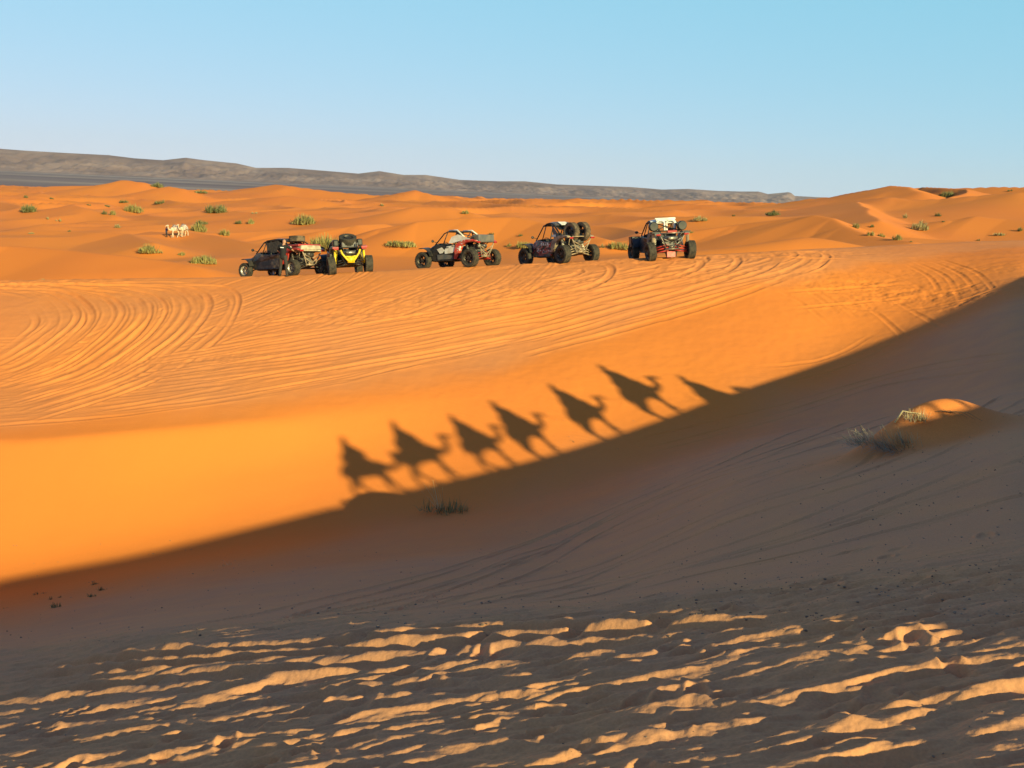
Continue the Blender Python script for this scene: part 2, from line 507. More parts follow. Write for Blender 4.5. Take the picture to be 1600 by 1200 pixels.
for i in range(24):                       # curves running down from where the buggies stand
    x0 = R_.uniform(380, 930); 
    L = [(x0, 432 - (x0 - 400) * .04), (x0 - 60, 452), (x0 - 150, 487), (x0 - 270, 535), (x0 - 420, 582)]
    MID.pair(curve_px(jit(L, 12, 4, R_)[:R_.choice([3, 4, 5])], 40, 33), width=R_.uniform(.18, .28), depth=R_.uniform(.006, .024),
             berm=R_.uniform(.005, .016), seed=50 + i, ends=2.5)
arc1 = [(0, 617), (112, 579), (187, 533), (221, 491), (208, 465), (155, 452), (60, 446), (-60, 444)]
arc0 = [(-40, 575), (0, 556), (46, 530), (70, 503), (62, 478), (30, 460), (-20, 452), (-80, 450)]
for i in range(42):
    f = -.15 + 2.2 * R_.random() ** .9
    L = lerp_pts(arc0, arc1, f)
    L = [(x, max(y, 446 - .012 * max(x, 0))) for x, y in jit(L, 5, 2.5, R_)]
    if i % 3 == 2: L = L[:R_.choice([4, 5, 6])]
    MID.rut(curve_px(L, 70, 33), width=R_.uniform(.18, .38), depth=R_.uniform(.015, .07), berm=R_.uniform(.01, .045), seed=100 + i, ends=2)
for i in range(16):                       # later sweeps run over the arcs
    f = R_.uniform(.5, 1.0)
    L = lerp_pts(sw_hi, sw_lo, f); tl = R_.uniform(-26, 26)
    L = [(x, y + tl * (k - 2.5) / 2.5 * (1 - .15 * k)) for k, (x, y) in enumerate(L)]
    MID.pair(curve_px(jit(L, 0, 3, R_)[R_.choice([1, 1, 2]):], 50, 33), width=R_.uniform(.18, .30), depth=R_.uniform(.015, .045), berm=R_.uniform(.015, .035), seed=400 + i, gauge=1.5, ends=3)
for i in range(0):
    o = i * 7
    L = [(-60, 500 + o * 1.2), (30, 520 + o), (70 + o, 560 + o * .3), (60, 610), (-30, 640)]
    MID.rut(curve_px(jit(L, 8, 4, R_)[:4], 40, 33), width=.3, depth=.035, berm=.03, seed=140 + i)
for L in [[(1258,392),(1266,402),(1235,416),(1150,432),(1000,472),(840,520)], [(1228,394),(1236,404),(1200,418),(1120,434),(960,470)],
          [(1180,396),(1190,405),(1160,420),(1080,436),(930,465)], [(1120,398),(1128,408),(1100,422),(1010,440)], [(1060,402),(1070,412),(1040,424),(960,440),(880,462)],
          [(1000,407),(1012,416),(985,430),(900,450)], [(900,414),(930,421),(915,436),(850,452)],
          [(1262,402),(1150,446),(1000,492),(800,545)]]:
    MID.pair(curve_px(L, 60, 33), width=.36, depth=.036, berm=.028, seed=len(L) + L[0][0], ends=1)
for L in [[(1185,428),(1262,462),(1325,508)], [(1225,425),(1290,455),(1345,495)], [(1290,432),(1365,468),(1425,508),(1450,525)],
          [(1325,415),(1390,440),(1440,470)], [(1420,405),(1475,430),(1500,465)], [(1440,404),(1500,428),(1530,466)], [(1190,396),(1290,399),(1400,402)],
          [(1560,440),(1500,462),(1400,474),(1300,468)], [(1220,470),(1320,462),(1450,452)], [(1180,590),(1300,570),(1400,520)]]:
    MID.pair(curve_px(L, 40, 33), width=.24, depth=.022, berm=.016, seed=L[0][0], gauge=1.4, ends=1.5)
# hollow in the shade: wheel lines fanning up to the right
for i, L in enumerate([[(380,1000),(560,950),(780,880),(960,800),(1160,715),(1330,650)], [(420,985),(700,925),(900,845),(1080,760),(1290,690)],
          [(300,990),(600,925),(820,860),(1000,775),(1200,690)], [(760,960),(980,905),(1230,835),(1440,760),(1620,690)],
          [(850,945),(1050,905),(1300,850),(1640,770)], [(640,955),(900,900),(1150,800),(1380,730),(1620,610)],
          [(1000,930),(1250,890),(1640,850)], [(1000,700),(1200,650),(1400,590),(1600,560)], [(1050,770),(1250,700),(1500,620)], [(900,860),(1150,760),(1320,705)]]):
    MID.pair(curve_px(L, 60, 11.5), width=.16, depth=R_.uniform(.02, .055), berm=.02, seed=200 + i, gauge=1.4)
    if i % 2: MID.rut(curve_px(jit(L, 10, 8, R_), 60, 11.5), width=.15, depth=.04, berm=.012, seed=230 + i)
# trodden, churned sand along the ridge and on the right
CH = Stamp(-34, 38, 30, 60, .15)
def churn(px, py, rx, ry, amp):
    x, y, _ = pix2ground(px, py, 33, 62)
    gx = (np.arange(CH.nx) * CH.res + CH.x0 - x)[:, None] / rx; gy = (np.arange(CH.ny) * CH.res + CH.y0 - y)[None] / ry
    CH.h[:] = np.maximum(CH.h, amp * np.exp(-(gx * gx + gy * gy)))
for x_ in range(-40, 1300, 60):
    churn(x_, 443 - x_ * .037, 2.2, .8, .85)
for x_, y_, rx_, ry_, a_ in [(1290, 448, 2, 1, .6), (1350, 445, 2, 1, .8), (1400, 462, 2.5, 1.2, .9), (1460, 462, 2.5, 1, .9), (1530, 466, 2, .6, .9), (1340, 480, 2, .8, .6),
        (1470, 430, 4, 1.5, .45), (1550, 420, 4, 1.2, .4), (1250, 425, 3, 1, .6), (700, 470, 5, .7, .7), (560, 490, 5, .7, .7), (450, 500, 4, .6, .7), (800, 455, 5, .6, .7),
        (200, 570, 5, .8, .5), (350, 560, 4, .6, .5), (900, 440, 4, .6, .7), (1100, 428, 3, .8, .7)]:
    churn(x_, y_, rx_, ry_, a_)

# foreground: deep wheel ruts and footprints, finely sampled
def fgc(pts): return curve_px(pts, 60, 3)
for i, (L, w_, d_) in enumerate([([(-60,1062),(200,1040),(460,1022),(700,1003),(960,985),(1180,966)], .36, .05),
          ([(-60,1078),(260,1050),(560,1030),(820,1012),(1120,992),(1300,975)], .30, .06),
          ([(-60,1110),(220,1078),(480,1060),(700,1042),(1000,1018),(1180,1003)], .34, .05),
          ([(300,1105),(560,1085),(900,1050),(1250,1030)], .3, .04), ([(-60,1150),(300,1115),(640,1090),(900,1075)], .3, .035)]):
    FG.rut(fgc(L), width=w_, depth=d_, berm=d_ * .9, seed=i * 3 + 1, ends=1)
Rf = random.Random(21)
for i in range(900):
    D = 3.2 + 8.5 * Rf.random() ** .8
    a = Rf.uniform(-.6, .6)
    if D > 7.5 and Rf.random() < .85: continue
    if Rf.random() < .62: continue
    if D > 10: continue
    FG.foot(a * D, D, Rf.uniform(0, PI) if Rf.random() < .4 else Rf.gauss(.25, .35), Rf.uniform(.22, .36), Rf.uniform(.09, .16), Rf.uniform(.012, .035), Rf.uniform(.006, .016))

# mound with grass in the hollow, and two low swells
def bumps(X, Y):
    z = np.zeros_like(X)
    for (cx, cy, ux, uy, l1, l2, h) in BUMPS:
        u = (X - cx) * ux + (Y - cy) * uy; v = -(X - cx) * uy + (Y - cy) * ux
        r = np.sqrt((u / l1) ** 2 + (v / l2) ** 2)
        z += h * np.exp(-(r ** 2.2) * 1.2)
    return z
BUMPS = []
_mx, _my, _mz = pix2ground(1448, 692, 12, 30)
_q, _p = qp(_mx, _my)
_need = float(Sfun(np.array([_q]))[0]) - TE * _p - _mz
print('mound at', _mx, _my, _mz, 'shade plane above it by', _need)
BUMPS.append((_mx, _my, .95, .30, 1.35, .62, max(.3, _need + .19)))

def zfull(X, Y):
    X = np.atleast_1d(np.asarray(X, float)); Y = np.atleast_1d(np.asarray(Y, float))
    z = zbase(X, Y) + MID.get(X, Y) * (1 - np.exp(-((X - BUMPS[0][0]) ** 2 + (Y - BUMPS[0][1]) ** 2) / 1.9 ** 2)) + FG.get(X, Y)
    near = Y < 60
    if near.any():
        x = X[near]; y = Y[near]
        d = bumps(x, y)
        plat = sstep(35, 40, y)
        # wind and tread texture
        De = np.interp(x / np.maximum(y, .5), [-.52, -.26, 0, .26, .55], [13.3, 9.8, 8.7, 7.4, 7.0])
        fgm = sstep(De + 2.5, De - .3, y)
        wx_ = x + .25 * noise(x / .8, y / .8, 38); wy_ = y - .10 * x + .18 * noise(x / .9, y / .7, 39)
        n0 = fbm(wx_ / 2.6, wy_ / .34, 2, 40, .5)
        n1 = fbm(wx_ / 1.35 + 9, wy_ / .235, 3, 41, .5)
        n2 = fbm(x / .17, y / .09, 3, 47, .55)
        n3 = noise(x / 3.0, y / 1.3, 44)
        bill = np.where(n1 > 0, n1, n1 * .7)
        near_ = .75 + .5 * sstep(9, 4.5, y)
        n4 = fbm(wx_ / .66, wy_ / .135, 2, 49, .5)
        d += fgm * (near_ * (.034 * n0 + .054 * bill + .038 * n4) + .016 * n2 + .010 * n3 + .046)
        rp = np.sin((x * .35 + y + .35 * fbm(x / 1.6, y / 1.6, 2, 66)) * 2 * np.pi / .16 )
        d += (1 - fgm) * sstep(31, 34, y) * sstep(48, 40, y) * .0028 * rp * sstep(-.2, .35, noise(x / 4, y / 3, 67))
        d += (1 - fgm) * sstep(30, 33, y) * .010 * fbm(x / 2.2, y / .9, 3, 68)
        d += (1 - fgm) * (.006 * fbm(x / .9, y / .7, 2, 52) + .05 * noise(x / 5, y / 5, 55) * (1 - plat) )
        d += plat * sstep(58, 52, y) * .05 * noise(x / 3.1, y / 2.4, 57)
        ch = CH.get(x, y) * sstep(64, 58, y)
        c1 = fbm(x / .62, y / .5, 3, 58, .55)
        d += ch * (.10 * np.where(c1 > 0, c1 * .6, c1))
        d += plat * sstep(58, 52, y) * (.012 + 0 * x) * fbm(x / .5, y / .45, 2, 59)
        z[near] += d
    return z

# ------------------------------------------------------------------ materials
def mat(name, color, rough=.9, metal=0.0, spec=.3, noise_amt=0.0, noise_scale=8.0, color2=None, bump=0.0, bump_scale=40.0, coat=0.0):
    mt = bpy.data.materials.new(name); mt.use_nodes = True
    nt = mt.node_tree; b = nt.nodes['Principled BSDF']
    b.inputs['Base Color'].default_value = (*color, 1); b.inputs['Roughness'].default_value = rough
    b.inputs['Metallic'].default_value = metal; b.inputs['Specular IOR Level'].default_value = spec
    b.inputs['Coat Weight'].default_value = coat
    if noise_amt > 0 or color2:
        tc = nt.nodes.new('ShaderNodeTexCoord'); nz = nt.nodes.new('ShaderNodeTexNoise')
        nz.inputs['Scale'].default_value = noise_scale; nz.inputs['Detail'].default_value = 5
        nt.links.new(tc.outputs['Object'], nz.inputs['Vector'])
        mx = nt.nodes.new('ShaderNodeMix'); mx.data_type = 'RGBA'
        rp = nt.nodes.new('ShaderNodeMapRange'); rp.inputs['From Min'].default_value = .38; rp.inputs['From Max'].default_value = .62
        nt.links.new(nz.outputs['Fac'], rp.inputs['Value']); nt.links.new(rp.outputs[0], mx.inputs['Factor'])
        c2 = color2 or tuple(c * (1 - noise_amt) for c in color)
        mx.inputs['A'].default_value = (*color, 1); mx.inputs['B'].default_value = (*c2, 1)
        nt.links.new(mx.outputs['Result'], b.inputs['Base Color'])
    if bump > 0:
        tc = nt.nodes.new('ShaderNodeTexCoord'); nz = nt.nodes.new('ShaderNodeTexNoise')
        nz.inputs['Scale'].default_value = bump_scale; nz.inputs['Detail'].default_value = 4
        bp = nt.nodes.new('ShaderNodeBump'); bp.inputs['Strength'].default_value = bump; bp.inputs['Distance'].default_value = .01
        nt.links.new(tc.outputs['Object'], nz.inputs['Vector']); nt.links.new(nz.outputs['Fac'], bp.inputs['Height'])
        nt.links.new(bp.outputs[0], b.inputs['Normal'])
    return mt

def sand_material():
    mt = bpy.data.materials.new('sand'); mt.use_nodes = True
    nt = mt.node_tree; N = nt.nodes; L = nt.links; b = N['Principled BSDF']
    b.inputs['Roughness'].default_value = .95; b.inputs['Specular IOR Level'].default_value = .15
    geo = N.new('ShaderNodeNewGeometry'); at = N.new('ShaderNodeAttribute'); at.attribute_name = 'tan_mix'
    def nz(scale, det=4, sc=None):
        t = N.new('ShaderNodeTexNoise'); t.inputs['Scale'].default_value = scale; t.inputs['Detail'].default_value = det
        if sc:
            mp = N.new('ShaderNodeMapping'); mp.inputs['Scale'].default_value = sc
            L.new(geo.outputs['Position'], mp.inputs['Vector']); L.new(mp.outputs[0], t.inputs['Vector'])
        else: L.new(geo.outputs['Position'], t.inputs['Vector'])
        return t
    def mix(a, bb, f):
        mx = N.new('ShaderNodeMix'); mx.data_type = 'RGBA'
        for s_, v in (('A', a), ('B', bb)):
            if isinstance(v, tuple): mx.inputs[s_].default_value = (*v, 1)
            else: L.new(v, mx.inputs[s_])
        if isinstance(f, float): mx.inputs['Factor'].default_value = f
        else: L.new(f, mx.inputs['Factor'])
        return mx.outputs['Result']
    def rng_(src, a, c, d=0.0, e=1.0):
        r = N.new('ShaderNodeMapRange'); r.inputs['From Min'].default_value = a; r.inputs['From Max'].default_value = c
        r.inputs['To Min'].default_value = d; r.inputs['To Max'].default_value = e
        L.new(src, r.inputs['Value']); return r.outputs[0]
    n_big = nz(.06, 3); n_mid = nz(.9, 5); n_fine = nz(55, 3)
    orange = mix(SAND_A, SAND_B, rng_(n_big.outputs['Fac'], .35, .65))
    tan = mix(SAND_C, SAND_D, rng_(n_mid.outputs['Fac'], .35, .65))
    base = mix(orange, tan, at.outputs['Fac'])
    speck = rng_(n_fine.outputs['Fac'], .30, .70, .90, 1.07)
    vm = N.new('ShaderNodeVectorMath'); vm.operation = 'SCALE'
    L.new(base, vm.inputs[0]); L.new(speck, vm.inputs['Scale'])
    L.new(vm.outputs[0], b.inputs['Base Color'])
    bp = N.new('ShaderNodeBump'); bp.inputs['Strength'].default_value = .35; bp.inputs['Distance'].default_value = .012
    n_b = nz(38, 5)
    L.new(n_b.outputs['Fac'], bp.inputs['Height']); L.new(bp.outputs[0], b.inputs['Normal'])
    return mt
SAND_A, SAND_B = (.76, .228, .040), (.72, .205, .042)
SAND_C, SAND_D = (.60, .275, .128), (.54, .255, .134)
M_SAND = sand_material()

# ------------------------------------------------------------------ the ground
def build_sand():
    aa = np.concatenate([np.linspace(-.95, -.60, 40, endpoint=False), np.linspace(-.60, .60, 1240), np.linspace(.60, .95, 41)[1:]])
    def rows(d0, d1, n, geo=False):
        return np.geomspace(d0, d1, n, endpoint=False) if geo else np.linspace(d0, d1, n, endpoint=False)
    inv = 1 / np.linspace(1 / 3.4, 1 / 13.5, 560, endpoint=False)
    dd = np.concatenate([rows(1.1, 3.4, 40), inv, rows(13.5, 30, 240), rows(30, 36, 80), rows(36, 57, 430), rows(57, 120, 230), np.geomspace(120, 1380, 300)])
    A, Dm = np.meshgrid(aa, dd)
    X = (A * Dm).ravel(); Y = Dm.ravel()
    Z = np.empty_like(X); step = 400000
    for i in range(0, len(X), step):
        Z[i:i+step] = zfull(X[i:i+step], Y[i:i+step])
    me = np_mesh('sand_ground', np.stack([X, Y, Z], 1), grid_faces(len(dd), len(aa)))
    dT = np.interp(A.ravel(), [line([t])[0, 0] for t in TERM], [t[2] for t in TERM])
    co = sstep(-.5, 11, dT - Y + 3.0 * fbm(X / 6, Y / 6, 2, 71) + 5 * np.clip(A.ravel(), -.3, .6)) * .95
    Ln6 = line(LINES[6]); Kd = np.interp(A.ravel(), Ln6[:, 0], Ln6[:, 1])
    co = np.maximum(co, .38 * sstep(.2, 2.2, Y - Kd + .8 * fbm(X / 3, Y / 2, 2, 73) - 3 * sstep(-.1, .25, A.ravel())) * sstep(64, 56, Y) * (.8 + .5 * noise(X / 5, Y / 4, 74)))  # between crease and ridge the sand colour shifts partly to the duller tan
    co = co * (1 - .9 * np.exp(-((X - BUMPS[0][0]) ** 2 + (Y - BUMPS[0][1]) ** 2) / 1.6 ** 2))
    at = me.attributes.new('tan_mix', 'FLOAT', 'POINT'); at.data.foreach_set('value', co.astype(np.float32))
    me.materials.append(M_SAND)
    o = bpy.data.objects.new('sand_ground', me); link(o); tag(o, kind='structure')
build_sand()

def zside(X, Y):
    """the land outside the frame: the shading dune, its crest and the ground behind the camera"""
    z = zdune(X, Y)
    z = np.maximum(z, -9 + .5 * noise(X / 9, Y / 9, 61)) + .015 * noise(X / 2.2, Y / 2.2, 62)
    Yc = np.clip(Y, 1.15, 60); a = np.clip(X / np.maximum(Y, 1.15), -.94, .94)
    Xc = a * Yc
    gap = zfull(Xc, Yc) - zdune(Xc, Yc)
    dist = np.hypot(X - Xc, Y - Yc)
    return z + gap * np.exp(-dist / np.where(X > 0, 1.6, 8))
def build_side():
    xs = np.arange(-60, 80, .35); ys = np.arange(-50, 70, .35)
    X, Y = np.meshgrid(xs, ys); sh = X.shape
    Z = zside(X.ravel(), Y.ravel()).reshape(sh)
    ins = (Y > 1.5) & (np.abs(X) < .925 * Y)
    fc = grid_faces(*sh)
    keep = ~(ins.ravel()[fc].all(1))
    me = np_mesh('dune_slope', np.stack([X.ravel(), Y.ravel(), Z.ravel()], 1), fc[keep])
    at = me.attributes.new('tan_mix', 'FLOAT', 'POINT'); at.data.foreach_set('value', np.full(X.size, .6, np.float32))
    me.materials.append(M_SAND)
    o = bpy.data.objects.new('dune_slope', me); link(o); tag(o, kind='structure')
build_side()

# ------------------------------------------------------------------ stony plain and hills
def rock_mat(name, cols, scale, stretch=(1, 1, 1), lo=.4, hi=.6, bump=0):
    mt = bpy.data.materials.new(name); mt.use_nodes = True
    nt = mt.node_tree; N = nt.nodes; L = nt.links; b = N['Principled BSDF']
    b.inputs['Roughness'].default_value = .95; b.inputs['Specular IOR Level'].default_value = .1
    geo = N.new('ShaderNodeNewGeometry'); mp = N.new('ShaderNodeMapping'); mp.inputs['Scale'].default_value = stretch
    L.new(geo.outputs['Position'], mp.inputs['Vector'])
    t = N.new('ShaderNodeTexNoise'); t.inputs['Scale'].default_value = scale; t.inputs['Detail'].default_value = 8; t.inputs['Roughness'].default_value = .6
    L.new(mp.outputs[0], t.inputs['Vector'])
    r = N.new('ShaderNodeValToRGB')
    r.color_ramp.elements[0].position = lo; r.color_ramp.elements[0].color = (*cols[0], 1)
    r.color_ramp.elements[1].position = hi; r.color_ramp.elements[1].color = (*cols[-1], 1)
    for i, c in enumerate(cols[1:-1]):
        e = r.color_ramp.elements.new(lo + (hi - lo) * (i + 1) / (len(cols) - 1)); e.color = (*c, 1)
    L.new(t.outputs['Fac'], r.inputs[0]); L.new(r.outputs[0], b.inputs['Base Color'])
    return mt
def build_plain():
    aa = np.linspace(-1.1, 1.1, 200); dd = np.geomspace(480, 30000, 160)
    A, Dm = np.meshgrid(aa, dd); X = (A * Dm).ravel(); Y = Dm.ravel()
    Z = -17.5 + .5 * noise(X / 180, Y / 260, 81) + .25 * noise(X / 60, Y / 90, 82)
    me = np_mesh('gravel_plain', np.stack([X, Y, Z], 1), grid_faces(160, 200))
    me.materials.append(rock_mat('dark gravel', [(.15, .105, .115), (.20, .145, .15), (.26, .19, .175), (.50, .38, .31)], .0035, (.06, .30, 1), .36, .66))
    o = bpy.data.objects.new('gravel_plain', me); link(o); tag(o, kind='structure')
build_plain()
SKY_L = [(-300, 226), (0, 232), (40, 235), (110, 239), (170, 242), (210, 247), (255, 250), (290, 246), (320, 250), (370, 255), (400, 262), (450, 262), (500, 266), (560, 271),
         (593, 267), (630, 273), (665, 273), (720, 281), (780, 283), (820, 283), (870, 288), (930, 290), (985, 292), (1010, 294), (1035, 296), (1076, 295), (1120, 298), (1160, 299),
         (1185, 299), (1200, 303), (1232, 300), (1236, 301), (1242, 306), (1300, 309), (1500, 316), (1900, 330)]
def build_hills():
    A0 = np.array([ray(x, y) for x, y in SKY_L])
    aa = np.linspace(-.72, .72, 1500); nr = 70
    top = np.interp(aa, A0[:, 0], A0[:, 1])
    # the range runs away to the right
    Dr = np.interp(aa, [-.72, .72], [9000, 16000]); 
    V = np.zeros((nr, len(aa), 3))
    for i in range(nr):
        f = i / (nr - 1)                       # 0 foot, 1 crest and beyond
        D = Dr * (.80 + .27 * f)
        X = aa * D
        crest = top * Dr + 17.5 
        g = np.clip(f / .75, 0, 1)
        gul = 1 - np.abs(noise(X / 330 + f * .8, D / 900, 91)) * 1.9 
        gul2 = fbm(X / 130, D / 260, 3, 93)
        prof = (g ** 1.5) * (1 - .35 * (1 - gul) * 4 * g * (1 - g)) + gul2 * .22 * (1 - g) * g * 4
        prof += .22 * g * (1 - g) * noise(X / 1500, D / 1100, 95) * 2
        back = np.where(f > .75, (f - .75) * 2.2, 0)
        z = -17.5 - 3 * (f == 0) + crest * np.maximum(prof, -.02) * (1 - back)
        V[i, :, 0] = X; V[i, :, 1] = D; V[i, :, 2] = z
    me = np_mesh('hills', V.reshape(-1, 3), grid_faces(nr, len(aa)))
    me.materials.append(rock_mat('bare rock', [(.14, .086, .086), (.21, .132, .122), (.30, .195, .170)], .002, (1, .6, 3), .35, .65))
    o = bpy.data.objects.new('hills', me); link(o); tag(o, kind='structure')
build_hills()


# ================================================================== mesh builder
class MB:
    def __init__(s): s.v = []; s.f = []
    def add(s, vs, fs):
        n = len(s.v); s.v += [tuple(v) for v in vs]; s.f += [tuple(i + n for i in f) for f in fs]; return s
    def box(s, c, d, rot=None, taper=1.0):
        """centre, full size; rot = Matrix 3x3; taper scales the top"""
        hx, hy, hz = d[0] / 2, d[1] / 2, d[2] / 2
        P = [Vector((x * hx * (taper if z > 0 else 1), y * hy * (taper if z > 0 else 1), z * hz)) for z in (-1, 1) for x, y in ((-1, -1), (1, -1), (1, 1), (-1, 1))]
        if rot is not None: P = [rot @ p for p in P]
        P = [p + Vector(c) for p in P]
        return s.add(P, [(3, 2, 1, 0), (4, 5, 6, 7), (0, 1, 5, 4), (1, 2, 6, 5), (2, 3, 7, 6), (3, 0, 4, 7)])
    def tube(s, pts, r, n=7, cap=True):
        """round bar through points; r a number or one per point"""
        pts = [Vector(p) for p in pts]; rr = r if isinstance(r, (list, tuple)) else [r] * len(pts)
        rings = []; prev = None
        for i, p in enumerate(pts):
            t = (pts[min(i + 1, len(pts) - 1)] - pts[max(i - 1, 0)]).normalized()
            if prev is None:
                a = Vector((0, 0, 1)) if abs(t.z) < .9 else Vector((1, 0, 0))
                u = t.cross(a).normalized()
            else:
                u = (prev - t * prev.dot(t)).normalized()
            prev = u; w = t.cross(u)
            rings.append([p + (u * math.cos(2 * PI * k / n) + w * math.sin(2 * PI * k / n)) * rr[i] for k in range(n)])
        vs = [v for R in rings for v in R]; fs = []
        for i in range(len(pts) - 1):
            for k in range(n):
                fs.append((i * n + k, i * n + (k + 1) % n, (i + 1) * n + (k + 1) % n, (i + 1) * n + k))
        if cap:
            fs.append(tuple(reversed(range(n)))); fs.append(tuple((len(pts) - 1) * n + k for k in range(n)))
        return s.add(vs, fs)
    def lathe(s, prof, n=28, c=(0, 0, 0), axis='y', closed=True):
        """profile [(radius, offset along axis)] spun round the axis"""
        vs = []; m_ = len(prof)
        for k in range(n):
            a = 2 * PI * k / n
            for r, o in prof:
                if axis == 'y': v = (r * math.cos(a), o, r * math.sin(a))
                elif axis == 'x': v = (o, r * math.cos(a), r * math.sin(a))
                else: v = (r * math.cos(a), r * math.sin(a), o)
                vs.append((v[0] + c[0], v[1] + c[1], v[2] + c[2]))
        fs = []
        rngj = range(m_) if closed else range(m_ - 1)
        for k in range(n):
            for j in rngj:
                j2 = (j + 1) % m_; k2 = (k + 1) % n
                fs.append((k * m_ + j, k * m_ + j2, k2 * m_ + j2, k2 * m_ + j))
        return s.add(vs, fs)
    def loft(s, rings, cap=True):
        n = len(rings[0]); vs = [v for R in rings for v in R]; fs = []
        for i in range(len(rings) - 1):
            for k in range(n):
                fs.append((i * n + k, i * n + (k + 1) % n, (i + 1) * n + (k + 1) % n, (i + 1) * n + k))
        if cap:
            fs.append(tuple(reversed(range(n)))); fs.append(tuple((len(rings) - 1) * n + k for k in range(n)))
        return s.add(vs, fs)
    def plate(s, prof, y0, y1, yt0=None, yt1=None):
        """outline in the x-z plane, extruded from y0 to y1 (outline points may carry a third value: y shift)"""
        n = len(prof)
        A = [(p[0], y0 + (p[2] if len(p) > 2 else 0), p[1]) for p in prof]; B = [(p[0], y1 + (p[2] if len(p) > 2 else 0), p[1]) for p in prof]
        fs = [tuple(range(n)), tuple(reversed(range(n, 2 * n)))]
        fs += [(k, k + n, (k + 1) % n + n, (k + 1) % n) for k in range(n)]
        return s.add(A + B, fs)
    def ball(s, c, r, n=10, sq=(1, 1, 1), rot=None):
        vs = []; fs = []
        for i in range(n + 1):
            th = PI * i / n
            for k in range(2 * n):
                ph = PI * k / n
                v = Vector((math.sin(th) * math.cos(ph) * sq[0], math.sin(th) * math.sin(ph) * sq[1], math.cos(th) * sq[2])) * r
                if rot is not None: v = rot @ v
                vs.append(v + Vector(c))
        for i in range(n):
            for k in range(2 * n):
                fs.append((i * 2 * n + k, (i + 1) * 2 * n + k, (i + 1) * 2 * n + (k + 1) % (2 * n), i * 2 * n + (k + 1) % (2 * n)))
        return s.add(vs, fs)
    def build(s, name, m_, parent=None, smooth=False, bevel=0.0):
        me = bpy.data.meshes.new(name); me.from_pydata(s.v, [], s.f); me.validate(); me.update()
        if smooth:
            me.polygons.foreach_set('use_smooth', [True] * len(me.polygons))
        if m_: me.materials.append(m_)
        o = bpy.data.objects.new(name, me); link(o, parent)
        if bevel > 0:
            b = o.modifiers.new('bevel', 'BEVEL'); b.width = bevel; b.segments = 2; b.limit_method = 'ANGLE'; b.angle_limit = math.radians(35)
        return o

def empty(name, loc=(0, 0, 0), rotz=0.0):
    o = bpy.data.objects.new(name, None); o.empty_display_size = .2
    o.location = loc; o.rotation_euler = (0, 0, rotz); link(o); return o
def copy_tree(o, parent=None):
    c = o.copy(); C.objects.link(c); c.parent = parent
    for ch in list(o.children): copy_tree(ch, c)
    return c

def organic(parts, voxel=.03, smooth=5):
    """tapered limbs and balls melted into one continuous skin; returns a mesh"""
    b = MB()
    for p in parts:
        if p[0] == 'c':                      # capsule chain: points, radii
            b.tube(p[1], list(p[2]), n=12)
            for q, r in zip(p[1], p[2]): b.ball(q, r, 7)
        else:                                # ball: centre, radius, squash
            b.ball(p[1], p[2], 9, p[3] if len(p) > 3 else (1, 1, 1), p[4] if len(p) > 4 else None)
    me = bpy.data.meshes.new('tmp'); me.from_pydata(b.v, [], b.f); me.update()
    o = bpy.data.objects.new('tmp', me); C.objects.link(o)
    r = o.modifiers.new('r', 'REMESH'); r.mode = 'VOXEL'; r.voxel_size = voxel
    if smooth:
        sm = o.modifiers.new('s', 'SMOOTH'); sm.iterations = smooth; sm.factor = .5
    dg = bpy.context.evaluated_depsgraph_get()
    out = bpy.data.meshes.new_from_object(o.evaluated_get(dg))
    out.polygons.foreach_set('use_smooth', [True] * len(out.polygons))
    bpy.data.objects.remove(o)
    return out
def mesh_obj(name, me, m_, parent=None):
    o = bpy.data.objects.new(name, me); me.name = name
    me.materials.clear(); me.materials.append(m_)
    return link(o, parent)
def swap_mat(o, m_):
    o.material_slots[0].link = 'OBJECT'; o.material_slots[0].material = m_

def gz(x, y): return float(zfull(np.array([x]), np.array([y]))[0])

# ================================================================== materials for things
M_TYRE = mat('dusty rubber', (.030, .027, .024), .85, color2=(.075, .058, .042), noise_scale=6)
M_TYRE_DUST = mat('rubber caked with sand', (.20, .135, .085), .9, color2=(.06, .045, .035), noise_scale=5)
M_RIM_BK = mat('black alloy', (.035, .035, .036), .45, .6, color2=(.12, .09, .07), noise_scale=9)
M_RIM_AL = mat('bare alloy', (.62, .58, .52), .4, .7, color2=(.35, .28, .22), noise_scale=9)
M_BLACK = mat('black plastic', (.014, .014, .016), .42, color2=(.05, .04, .033), noise_scale=3)
M_FRAME = mat('black steel tube', (.022, .022, .024), .4, .3, color2=(.07, .055, .045), noise_scale=7)
M_GREY = mat('grey plastic', (.10, .10, .10), .5, color2=(.17, .14, .115), noise_scale=4)
M_STEEL = mat('dull steel', (.33, .31, .28), .45, .8, color2=(.22, .17, .13), noise_scale=8)
M_DUSTY = mat('sand coloured dust on metal', (.42, .30, .19), .8, color2=(.20, .15, .11), noise_scale=6)
M_YEL = mat('yellow paint', (.86, .60, .01), .35, coat=.3, color2=(.70, .46, .03), noise_scale=4)
M_RED = mat('red paint', (.50, .035, .025), .38, coat=.3, color2=(.32, .05, .035), noise_scale=3)
M_WHITE = mat('white panel', (.78, .74, .68), .45, color2=(.62, .53, .43), noise_scale=4)
M_CREAM = mat('dusty cream panel', (.60, .50, .36), .6, color2=(.36, .27, .18), noise_scale=5)
M_NET = mat('window net', (.03, .03, .032), .9, color2=(.075, .06, .05), noise_scale=14)
M_SHOCK = mat('pale spring', (.70, .62, .50), .4, .3)
M_PINK = mat('red skid plate', (.72, .13, .12), .5, color2=(.60, .25, .2), noise_scale=5)
M_SEAT = mat('seat fabric', (.03, .028, .03), .8)
M_LAMP = mat('tail lamp', (.35, .02, .015), .25)
